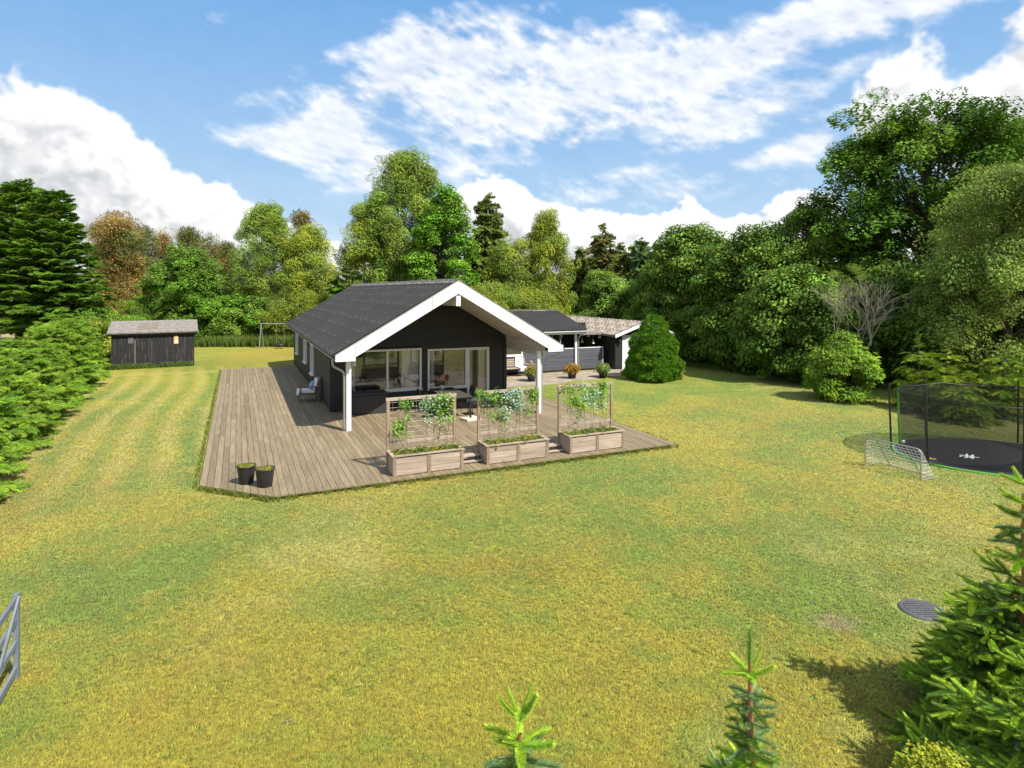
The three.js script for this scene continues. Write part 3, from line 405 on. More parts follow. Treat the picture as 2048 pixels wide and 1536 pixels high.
const leafMat = (t = 0.35, rough = 0.75) => new THREE.MeshPhysicalMaterial({ color: 0xffffff, roughness: rough, specularIntensity: 0.35, transmission: t, thickness: 0, vertexColors: true });
const LEAF = leafMat(0.3, 0.9), NEEDLE = leafMat(0.2, 0.9);
const CL = { broad: leafClump(95, 0.5, 0.16, 0.055, { seed: 2, flat: 0.6 }), oak: leafClump(100, 0.5, 0.15, 0.05, { seed: 3, droop: 0.1, flat: 0.65 }), birch: leafClump(150, 0.5, 0.095, 0.036, { seed: 4, droop: 0.9, flat: 0.8 }), fine: leafClump(150, 0.5, 0.10, 0.03, { seed: 5, droop: 0.45, flat: 0.7 }), shrub: leafClump(40, 0.2, 0.085, 0.03, { seed: 6 }), sprig: leafClump(60, 0.5, 0.22, 0.05, { seed: 15, droop: 0.35, flat: 0.5 }), vine: leafClump(16, 0.085, 0.058, 0.022, { seed: 7, droop: 0.5 }), gum: leafClump(18, 0.085, 0.05, 0.022, { seed: 8, droop: 0.2 }), petal: leafClump(26, 0.07, 0.03, 0.014, { seed: 9, droop: -0.3 }) };
class Copies { // collects the copies of one leaf shape
  constructor() { this.m = []; this.c = []; this.t = new THREE.Matrix4(); this.e = new THREE.Euler(); this.q = new THREE.Quaternion(); }
  add(x, y, z, sx, sy, sz, rx, ry, rz, col) { this.q.setFromEuler(this.e.set(rx, ry, rz, 'YXZ')); this.t.compose(new THREE.Vector3(x, y, z), this.q, new THREE.Vector3(sx, sy, sz)); this.m.push(this.t.toArray()); this.c.push(...col); }
  build(parent, name, geo, mat) { const im = new THREE.InstancedMesh(geo, mat, this.m.length); this.m.forEach((a, i) => im.instanceMatrix.array.set(a, i * 16)); im.instanceColor = new THREE.InstancedBufferAttribute(new Float32Array(this.c), 3); im.name = name; im.castShadow = im.receiveShadow = true; im.userData.kind = 'stuff'; parent.add(im); return im; }
}
const tint = (c, r, k = 0.3, h = 0.12) => { const a = 1 + (r() - 0.5) * k * 2, b = (r() - 0.5) * h * 2; return [c[0] * a * (1 + b), c[1] * a, c[2] * a * (1 - b)]; };

// ================================================================== PLANTERS WITH TRELLIS
const PLN = ['leftmost', 'middle', 'rightmost'];
[0.16, 2.54, 4.93].forEach((u0, n) => {
  const W = 1.77, Hh = 0.47, D = 0.6, t = thing('planter_box', `${PLN[n]} of the three timber planter boxes with trellis on the deck edge`, 'planter', hw(u0, -5.25, 0.1), TH, 'planters on the deck edge'), r = rng(100 + n);
  for (const [a, b] of [[0.09, W / 2 - 0.05], [W / 2 + 0.05, W - 0.09]]) for (let k = 0; k < 3; k++) part(t, 'front_board', box(b - a, 0.133, 0.025, (a + b) / 2, 0.085 + k * 0.137, -0.03), pick(M.planter, r));
  for (let k = 0; k < 3; k++) { part(t, 'side_board', box(0.025, 0.133, D - 0.12, 0.03, 0.085 + k * 0.137, -D / 2), pick(M.planter, r)); part(t, 'side_board', box(0.025, 0.133, D - 0.12, W - 0.03, 0.085 + k * 0.137, -D / 2), pick(M.planter, r)); part(t, 'back_board', box(W - 0.1, 0.133, 0.025, W / 2, 0.085 + k * 0.137, -D + 0.03), pick(M.planter, r)); }
  for (const x of [0.045, W / 2, W - 0.045]) for (const s of [-0.028, 0.0, 0.028]) part(t, 'batten', box(0.024, Hh - 0.03, 0.03, x + s, (Hh - 0.03) / 2, -0.012 - Math.abs(s) * 0.05), M.batten);
  for (const x of [0.045, W - 0.045]) part(t, 'corner_post', box(0.07, Hh - 0.03, 0.05, x, (Hh - 0.03) / 2, -D + 0.04), M.batten);
  part(t, 'rim', box(W + 0.04, 0.028, 0.09, W / 2, Hh, -0.035), M.planter[1]); part(t, 'rim', box(W + 0.04, 0.028, 0.09, W / 2, Hh, -D + 0.035), M.planter[1]); part(t, 'rim', box(0.09, 0.028, D - 0.162, 0.03, Hh, -D / 2), M.planter[0]); part(t, 'rim', box(0.09, 0.028, D - 0.162, W - 0.03, Hh, -D / 2), M.planter[0]);
  part(t, 'soil', box(W - 0.08, 0.04, D - 0.1, W / 2, Hh - 0.05, -D / 2), M.soil);
  const z = -D - 0.03, top = 1.68; part(t, 'trellis_post', box(0.075, top, 0.06, 0.03, top / 2, z), M.batten); part(t, 'trellis_post', box(0.075, top, 0.06, W - 0.03, top / 2, z), M.batten);
  part(t, 'trellis_rail', box(W + 0.04, 0.075, 0.055, W / 2, top + 0.038, z), M.planter[0]); part(t, 'trellis_rail', box(W - 0.13, 0.07, 0.035, W / 2, 0.66, z), M.planter[2]);
  const wires = []; for (let k = 1; k < 12; k++) wires.push(rod([k * W / 12, 0.5, z + 0.02], [k * W / 12, top, z + 0.02], 0.0035, 0.0035, 4)); for (let k = 0; k < 8; k++) wires.push(rod([0.06, 0.76 + k * 0.125, z + 0.02], [W - 0.06, 0.76 + k * 0.125, z + 0.02], 0.0035, 0.0035, 4));
  stuff(part(t, 'wire_mesh', merge(wires), M.zinc));
  // climbers: several stems that climb the wires and hang over
  const pl = thing('climbing_plant', ['green and blue-grey climber straggling over the leftmost planter trellis', 'dense bushy climber with silvery leaves on the middle planter trellis', 'climber with grey-blue leaves at the top of the rightmost planter trellis'][n], 'climber', hw(u0, -5.25, 0.1), TH, 'climbers on the planter trellises');
  const stems = [], A = new Copies(), B = new Copies(), zs = z + 0.05, GREEN = [0.17, 0.31, 0.04], BLUE = [0.40, 0.53, 0.40];
  const spec = [[[0.32, 0.62, 0, 0.9], [0.5, 1.15, 0, 1.1], [0.95, 1.35, 1, 1.2], [1.15, 1.2, 1, 1], [1.5, 1.35, 0, 1.3], [1.28, 0.9, 0, 0.8]], [[0.35, 1.35, 0, 1.5], [0.55, 1.2, 0, 1.3], [0.85, 1.25, 1, 1.3], [1.05, 1.35, 1, 1.5], [1.2, 1.1, 1, 1.1], [1.55, 1.3, 0, 1.4], [0.75, 0.8, 1, 1]], [[0.3, 1.35, 0, 0.9], [0.85, 1.45, 1, 1.5], [1.05, 1.2, 1, 1.3], [1.3, 1.0, 1, 0.9], [1.5, 1.4, 0, 1.4], [0.62, 0.9, 0, 1.1]]][n];
  for (const [x0, hh, blue, dens] of spec) {
    const pts = []; let x = x0; for (let k = 0; k <= 8; k++) { const y = Hh - 0.04 + (hh + 0.1) * Math.sin(k / 8 * 2.55) * (k / 8 < 0.72 ? 1 : 0.97); pts.push([clamp(x, 0.08, W - 0.08), Math.min(y, top - 0.02), zs + Math.sin(k) * 0.03]); x += (r() - 0.5) * 0.16; } stems.push(tube(pts, 0.006, 4, 24));
    for (let k = 0; k < 16 * dens; k++) { const q = 0.18 + 0.82 * r(), i = Math.min(7, Math.floor(q * 8)), f = q * 8 - i, s = 0.6 + r() * 0.8, w = 0.06 + 0.17 * r() * q; const P = [0, 1, 2].map((d) => mix(pts[i][d], pts[i + 1][d], f)); (blue ? B : A).add(P[0] + (r() - 0.5) * w * 2, P[1] + (r() - 0.6) * w * 2, P[2] + (r() - 0.3) * w, s, s, s, r() - 0.5, r() * 6.28, r() - 0.5, tint(blue ? (r() < 0.55 ? BLUE : [0.22, 0.36, 0.1]) : GREEN, r)); }
  }
  part(pl, 'stems', merge(stems), std([0.13, 0.11, 0.05], 0.8)).userData.kind = 'stuff'; A.build(pl, 'green_leaves', CL.vine, LEAF); B.build(pl, 'blue_grey_leaves', CL.gum, LEAF);
  const cover = new Copies(); for (let k = 0; k < 210; k++) { const s = 0.35 + r() * 0.5 + (r() < 0.12 ? 0.5 : 0); cover.add(0.08 + r() * (W - 0.16), Hh - 0.02 + r() * 0.05, -0.09 - r() * (D - 0.18), s, s * 0.8, s, 0, r() * 6.28, 0, tint(r() < 0.35 ? [0.28, 0.27, 0.03] : [0.10, 0.16, 0.02], r)); }
  const cv = cover.build(scene, numbered('ground_cover'), CL.vine, LEAF); cv.position.set(...hw(u0, -5.25, 0.1)); cv.rotation.y = TH; cv.userData = { kind: 'stuff', label: `low yellow-green ground cover filling the ${PLN[n]} planter box`, category: 'plants' };
});
[[1.93, 2.54, 'between the leftmost and middle planters'], [4.31, 4.93, 'between the middle and rightmost planters']].forEach(([a, b, l]) => { const t = thing('deck_step', 'pale two-plank step ' + l, 'step', hw(a, -4.75, 0.1), TH); for (const [z, y] of [[0, 0.15], [-0.12, 0.15], [0.16, 0.045]]) part(t, 'plank', box(b - a - 0.02, 0.03, 0.11, (b - a) / 2, y, z), M.planter[2]); for (const x of [0.06, b - a - 0.06]) part(t, 'bearer', box(0.045, 0.133, 0.2, x, 0.067, -0.06), M.batten); });

// ================================================================== POTS
function pot(name, label, cat, pos, R, Hh, mat, group) { const t = thing(name, label, cat, pos, 0, group); part(t, 'pot', lathe([[0, 0], [R * 0.74, 0], [R * 0.97, Hh * 0.93], [R * 1.04, Hh * 0.93], [R * 1.04, Hh], [R * 0.93, Hh], [R * 0.9, Hh * 0.9]], 32), mat); part(t, 'soil', new THREE.CylinderGeometry(R * 0.91, R * 0.9, 0.03, 24).toNonIndexed().translate(0, Hh * 0.92, 0), M.soil); return t; }
const POTM = std([0.022, 0.02, 0.021], 0.5);
[[-2.98, -4.3, 'black flower pot at the deck corner, the farther one of the pair'], [-2.6, -4.7, 'black flower pot at the deck corner, the nearer one of the pair']].forEach(([u, v, l], i) => { const t = pot('flower_pot', l, 'pot', hw(u, v, 0.1), 0.205, 0.41, POTM, 'black pots on the deck corner'), r = rng(140 + i), c = new Copies(); for (let k = 0; k < 90; k++) { const a = r() * 6.28, q = Math.sqrt(r()) * 0.175, s = 0.22 + r() * 0.25; c.add(Math.cos(a) * q, 0.385 + r() * 0.02, Math.sin(a) * q, s, s, s, 0, r() * 6.28, 0, tint([0.26, 0.28, 0.03], r)); } c.build(t, 'sprouts', CL.vine, LEAF); stuff(part(t, 'twigs', merge([0, 1, 2].map((k) => rod([k * 0.05 - 0.05, 0.38, 0.02 * k], [k * 0.09 - 0.11 + r() * 0.05, 0.62 + r() * 0.1, 0.05 * k], 0.003, 0.002, 4))), M.bark)); });
[[10.0, 7.35, 'small blue-black pot with yellowish shrub behind the right porch post', [0.05, 0.065, 0.085], [[0.2, 0.2, 0.03], [0.34, 0.26, 0.03]]], [12.26, 7.3, 'black pot with orange-leaved shrub in front of the grey low wall', [0.016, 0.014, 0.016], [[0.42, 0.2, 0.02], [0.3, 0.24, 0.04]]], [13.9, 7.0, 'black pot with green flowering shrub near the cone bush', [0.016, 0.014, 0.018], [[0.13, 0.22, 0.04], [0.3, 0.34, 0.1]]]].forEach(([u, v, l, c, cols], i) => { const t = pot('shrub_pot', l, 'potted plant', hw(u, v, 0.02), 0.24, 0.36, std(c, 0.35), 'potted shrubs along the path'), r = rng(150 + i), k = new Copies(); for (let n = 0; n < 80; n++) { const a = r() * 6.28, e = Math.acos(r()), q = 0.3 * Math.pow(r(), 0.4), s = 0.45 + r() * 0.5; k.add(Math.cos(a) * Math.sin(e) * q, 0.36 + Math.cos(e) * q * 1.25, Math.sin(a) * Math.sin(e) * q, s, s, s, 0, r() * 6.28, 0, tint(pick(cols, r), r)); } k.build(t, 'shrub', CL.shrub, LEAF); });

// ================================================================== FURNITURE
function slatChair(name, label, u, v, turn, y, mat, cushion) {
  const t = thing(name, label, 'armchair', hw(u, v, y), TH + turn), W = 0.66, r = rng(u * 100 | 0); // faces local +x
  for (const s of [-1, 1]) { part(t, 'leg', rod([0.34, 0, s * W / 2], [0.3, 0.58, s * W / 2], 0.025, 0.03, 6), mat); part(t, 'leg', rod([-0.38, 0, s * W / 2], [-0.24, 0.58, s * W / 2], 0.025, 0.03, 6), mat); part(t, 'armrest', rbox(0.78, 0.035, 0.1, 0.012, 0.0, 0.6, s * W / 2, 0, 0, 0.05), mat); part(t, 'side_rail', box(0.64, 0.06, 0.03, 0, 0.3, s * (W / 2 - 0.02), 0, 0, 0.08), mat); }
  for (let k = 0; k < 6; k++) part(t, 'seat_slat', box(0.075, 0.02, W - 0.06, -0.24 + k * 0.1, 0.32 + (k - 3) * 0.008, 0), mat);
  for (let k = 0; k < 6; k++) part(t, 'back_slat', box(0.02, 0.55, 0.07, -0.36, 0.6, -0.26 + k * 0.104, 0, 0, 0.28), mat); part(t, 'top_rail', box(0.03, 0.07, W, -0.435, 0.88, 0, 0, 0, 0.28), mat);
  if (cushion) { part(t, 'seat_cushion', rbox(0.58, 0.11, W - 0.08, 0.045, 0.04, 0.39, 0, 0, 0, 0.06), cushion[0]); part(t, 'back_cushion', rbox(0.1, 0.46, W - 0.1, 0.04, -0.29, 0.66, 0, 0, 0, 0.28), cushion[0]); part(t, 'throw_pillow', rbox(0.14, 0.34, 0.36, 0.06, -0.16, 0.6, 0.06, 0.2, 0.1, 0.35), cushion[1]); part(t, 'blanket', merge([rbox(0.5, 0.03, 0.34, 0.012, 0.12, 0.455, 0.1, 0, 0.1, 0.05), rbox(0.03, 0.22, 0.34, 0.012, 0.37, 0.36, 0.06, 0, 0.1, 0.1)]), cushion[0]); }
  return t;
}
slatChair('armchair', 'weathered wooden armchair with white and pale blue cushions by the shaded house wall', -0.62, 5.9, Math.PI, 0.1, wood(0.24, 0.16, 0.1), [std([0.72, 0.74, 0.78], 0.95), std([0.25, 0.36, 0.48], 0.95)]);
{ // bench with sheepskin beside the annex
  const t = thing('garden_bench', 'weathered wooden garden bench with white sheepskin throw beside the annex', 'bench', hw(9.85, 9.2, 0.03), TH), w = wood(0.4, 0.32, 0.25);
  for (const x of [-0.75, 0.75]) { part(t, 'leg', box(0.07, 0.6, 0.07, x, 0.3, 0.26), w); part(t, 'leg', box(0.07, 0.9, 0.07, x, 0.45, -0.28, -0.1), w); part(t, 'armrest', box(0.1, 0.035, 0.66, x, 0.615, 0.0), w); }
  for (let k = 0; k < 5; k++) part(t, 'seat_slat', box(1.5, 0.025, 0.085, 0, 0.42, 0.22 - k * 0.1), w); for (let k = 0; k < 4; k++) part(t, 'back_slat', box(1.5, 0.08, 0.022, 0, 0.52 + k * 0.105, -0.28 - k * 0.012, -0.1), w);
  const fur = thing('sheepskin', 'white sheepskin thrown over the garden bench', 'sheepskin', hw(10.3, 9.2, 0.03), TH), sm2 = std([0.82, 0.8, 0.77], 1); part(fur, 'hide', merge([rbox(0.5, 0.06, 0.55, 0.028, 0, 0.47, 0.04), rbox(0.46, 0.5, 0.06, 0.028, 0, 0.7, -0.24, -0.12), rbox(0.4, 0.2, 0.05, 0.024, 0.02, 0.38, 0.31)]), sm2);
  const c2 = thing('folding_chair', 'light wooden folding chair beside the sheepskin bench', 'chair', hw(10.95, 8.9, 0.03), TH - 0.5), tk = wood(0.5, 0.33, 0.2); for (const s of [-1, 1]) { part(c2, 'leg', rod([0.22, 0, s * 0.2], [-0.2, 0.8, s * 0.2], 0.018, 0.018, 6), tk); part(c2, 'leg', rod([-0.22, 0, s * 0.18], [0.18, 0.45, s * 0.18], 0.018, 0.018, 6), tk); } part(c2, 'seat', rbox(0.4, 0.03, 0.4, 0.01, 0, 0.44, 0), tk); for (let k = 0; k < 2; k++) part(c2, 'back_slat', rbox(0.02, 0.09, 0.42, 0.008, -0.17 - k * 0.05, 0.64 + k * 0.12, 0), tk);
}
{ // wicker storage box
  const t = thing('storage_box', 'black slatted storage box under the left front window', 'storage box', hw(0.52, 2.25, 0.1), TH), W = 1.22, D = 0.7, mt = std([0.028, 0.027, 0.028], 0.6);
  part(t, 'body', box(W - 0.03, 0.64, D - 0.03, W / 2, 0.34, -D / 2), M.dark); for (let k = 0; k < 24; k++) part(t, 'slat', box(0.046, 0.63, 0.016, 0.028 + k * 0.0507, 0.335, -0.006), mt); for (let k = 0; k < 13; k++) { part(t, 'slat', box(0.016, 0.63, 0.048, 0.004, 0.335, -0.05 - k * 0.051), mt); part(t, 'slat', box(0.016, 0.63, 0.048, W - 0.004, 0.335, -0.05 - k * 0.051), mt); }
  part(t, 'lid', rbox(W + 0.03, 0.07, D + 0.03, 0.02, W / 2, 0.705, -D / 2), mt);
}
{ // outdoor dining set
  const t = thing('dining_table', 'black rectangular garden table on the porch deck', 'table', hw(3.76, 1.3, 0.1), TH), tm = std([0.06, 0.055, 0.05], 0.6); for (let k = 0; k < 6; k++) part(t, 'top_plank', box(0.146, 0.028, 2.2, -0.375 + k * 0.15, 0.73, 0), tm); for (const x of [-0.4, 0.4]) for (const z of [-1.02, 1.02]) part(t, 'leg', box(0.05, 0.715, 0.05, x, 0.358, z), M.blackMetal); part(t, 'apron', box(0.82, 0.06, 2.0, 0, 0.68, 0), M.blackMetal);
  const spots = [[3.02, 0.75, 0, 'front chair on the left of the black table'], [3.02, 1.75, 0, 'rear chair on the left of the black table'], [4.5, 0.62, Math.PI, 'front chair on the right of the black table'], [4.5, 1.75, Math.PI, 'rear chair on the right of the black table']];
  for (const [u, v, turn, l] of spots) { const c = thing('garden_chair', 'black metal ' + l, 'chair', hw(u, v, 0.1), TH + turn, 'chairs around the black table'); part(c, 'seat', rbox(0.42, 0.025, 0.42, 0.01, 0, 0.44, 0), M.blackMetal); for (const x of [-0.2, 0.2]) for (const z of [-0.19, 0.19]) part(c, 'leg', rod([x * 1.12, 0, z * 1.12], [x, 0.44, z], 0.012, 0.013, 6), M.blackMetal); part(c, 'back_frame', tube([[-0.2, 0.44, -0.2], [-0.27, 0.72, -0.2], [-0.3, 0.86, -0.14], [-0.3, 0.87, 0.14], [-0.27, 0.72, 0.2], [-0.2, 0.44, 0.2]], 0.013, 6, 30), M.blackMetal); part(c, 'backrest', rbox(0.016, 0.2, 0.36, 0.006, -0.275, 0.74, 0, 0, 0, 0.12), M.blackMetal); }
  const f = pot('flower_vase', 'white pot of pink flowers on the black garden table', 'flowers', hw(3.74, 2.1, 0.844), 0.09, 0.14, std([0.7, 0.72, 0.75], 0.35)), r = rng(171), g = new Copies(), b = new Copies(); for (let k = 0; k < 22; k++) g.add((r() - 0.5) * 0.22, 0.16 + r() * 0.14, (r() - 0.5) * 0.22, 0.6, 0.6, 0.6, 0, r() * 6, 0, tint([0.08, 0.15, 0.03], r)); for (let k = 0; k < 16; k++) b.add((r() - 0.5) * 0.34, 0.28 + r() * 0.16, (r() - 0.5) * 0.3, 0.8, 0.8, 0.8, 0, r() * 6, 0, tint([0.75, 0.2, 0.2], r, 0.2, 0.05)); g.build(f, 'leaves', CL.vine, LEAF); b.build(f, 'blossoms', CL.petal, LEAF);
  const s = thing('parasol_base', 'cream square stone parasol base on the deck beside the black table', 'parasol base', hw(4.02, -0.12, 0.1), TH + 0.2); part(s, 'slab', rbox(0.55, 0.09, 0.5, 0.02, 0, 0.045, 0), mineral(0.62, 0.56, 0.45)); part(s, 'socket', lathe([[0.024, 0.34], [0.03, 0.34], [0.03, 0.09], [0.06, 0.09], [0.06, 0.1]], 12), M.blackMetal);
  const it = thing('indoor_table', 'dining table inside the house behind the left front window', 'table', hw(2.2, 6.0, 0.1), TH); part(it, 'top', rbox(0.9, 0.04, 1.7, 0.01, 0, 0.73, 0), M.plaster); for (const x of [-0.38, 0.38]) for (const z of [-0.75, 0.75]) part(it, 'leg', box(0.05, 0.71, 0.05, x, 0.355, z), M.blackMetal);
  const is = thing('indoor_shelf', 'dark open shelf inside the house behind the right front window', 'shelf', hw(4.1, 8.3, 0.1), TH); for (let k = 0; k < 4; k++) part(is, 'shelf_board', box(0.7, 0.03, 0.3, 0, 0.3 + k * 0.5, 0), M.dark); for (const x of [-0.34, 0.34]) part(is, 'upright', box(0.03, 2, 0.3, x, 1, 0), M.dark);
}
// hanging ornaments in the passage
[[4.05, 35, 1.58, 'lowest left'], [4.68, 35, 1.53, 'lowest right'], [5.06, 35, 1.85, 'topmost right'], [4.42, 35, 1.93, 'topmost left']].forEach(([x, d, y, l]) => { const t = thing('hanging_ornament', `white bell-shaped ornament hanging under the passage roof, ${l} of four`, 'ornament', [x, y, -d], 0, 'ornaments under the passage roof'); part(t, 'bell', lathe([[0.09, -0.12], [0.08, -0.06], [0.045, 0.04], [0.03, 0.12], [0, 0.13]], 10), std([0.62, 0.6, 0.56], 0.6)); part(t, 'string', rod([0, 0.12, 0], [0, 2.0 - y, 0], 0.006, 0.006, 4), M.soffit); });

// ================================================================== SHED
{
  const t = thing('garden_shed', 'old black wooden garden shed with grey felt lean-to roof', 'shed', [-22.56, 0, -34.1], 0.5), W = 4.15, D = 2.5, H0 = 2.0, H1 = 2.48, r = rng(201);
  part(t, 'wall', box(W - 0.06, H0 - 0.05, 0.05, W / 2, H0 / 2, -0.06), M.dark); for (const x of [0.03, W - 0.03]) part(t, 'side_wall', prism([[0.1, 0], [D, 0], [D, H1], [0.1, H0]], 0.06, 0).rotateY(Math.PI / 2).translate(x - 0.03, 0, 0), M.shed[0]); part(t, 'back_wall', box(W, H1 - 0.05, 0.06, W / 2, H1 / 2, -D), M.dark);
  const bw = W / 29, door = grp(t, 'door'); for (let k = 0; k < 29; k++) { const inDoor = k > 3 && k < 8, h = H0 - 0.02 - r() * 0.02; part(inDoor ? door : t, inDoor ? 'board' : 'wall_board', box(bw - 0.008, h, 0.024, (k + 0.5) * bw, h / 2 + 0.03, -0.014 + (r() - 0.5) * 0.008), pick(M.shed, r)); }
  part(door, 'edge_strip', box(0.045, 1.6, 0.02, 8 * bw, 0.85, 0.012), wood(0.22, 0.17, 0.13)); part(door, 'hinge_plate', box(0.26, 0.34, 0.012, 6.6 * bw, 1.62, 0.008), std([0.1, 0.1, 0.11], 0.7)); part(t, 'roof', box(W + 0.4, 0.07, Math.hypot(D + 0.3, H1 - H0) + 0.1, W / 2, (H0 + H1) / 2 + 0.08, -D / 2 + 0.02, Math.atan2(H1 - H0, D)), M.felt); part(t, 'roof_patch', box(1.0, 0.012, 1.5, 1.75, (H0 + H1) / 2 + 0.127, -D / 2, Math.atan2(H1 - H0, D)), mineral(0.2, 0.165, 0.125)); part(t, 'eave_board', box(W + 0.3, 0.13, 0.03, W / 2, H0 - 0.02, 0.13), M.shed[1]);
  const sg = thing('shed_plaque', 'small orange and white plaque nailed high on the black shed front', 'plaque', [-22.56 + 3.2 * Math.cos(0.5), 1.58, -34.1 - 3.2 * Math.sin(0.5)], 0.5); part(sg, 'plate', prism([[-0.12, -0.24], [0.12, -0.24], [0.12, 0.14], [0.06, 0.24], [-0.06, 0.24], [-0.12, 0.14]], 0.02, 0.02), std([0.6, 0.3, 0.13], 0.7)); part(sg, 'panel', box(0.15, 0.2, 0.012, 0.01, -0.1, 0.048), std([0.75, 0.66, 0.5], 0.7)); part(sg, 'emblem', lathe([[0, 0.012], [0.05, 0.008], [0.05, 0]], 12).rotateX(Math.PI / 2).translate(0, 0.1, 0.042), std([0.7, 0.5, 0.3], 0.7));
}
{ // swing with tyre seat
  const t = thing('swing_frame', 'pale metal swing frame at the back edge of the lawn', 'swing', [-19.25, 0, -46.5]), h = 1.92; part(t, 'post', rod([0, 0, 0.35], [0, h, 0], 0.035), M.zinc); part(t, 'post', rod([0, 0, -0.5], [0, h, 0], 0.035), M.zinc); part(t, 'post', rod([3.6, 0, 0.35], [3.6, h, 0], 0.035), M.zinc); part(t, 'post', rod([3.6, 0, -0.5], [3.6, h, 0], 0.035), M.zinc); part(t, 'top_bar', rod([-0.08, h, 0], [3.7, h, 0], 0.04), M.zinc);
  const s = thing('tyre_swing', 'black tyre seat hanging from the metal swing frame', 'tyre', [-17.78, 0.28, -46.5]); part(s, 'tyre', new THREE.TorusGeometry(0.26, 0.1, 8, 20).rotateX(Math.PI / 2).toNonIndexed(), M.blackMetal); for (const x of [-0.3, 0.3]) part(s, 'rope', rod([x, 0, 0], [x, h - 0.28, 0], 0.014, 0.014, 5), M.zinc);
}
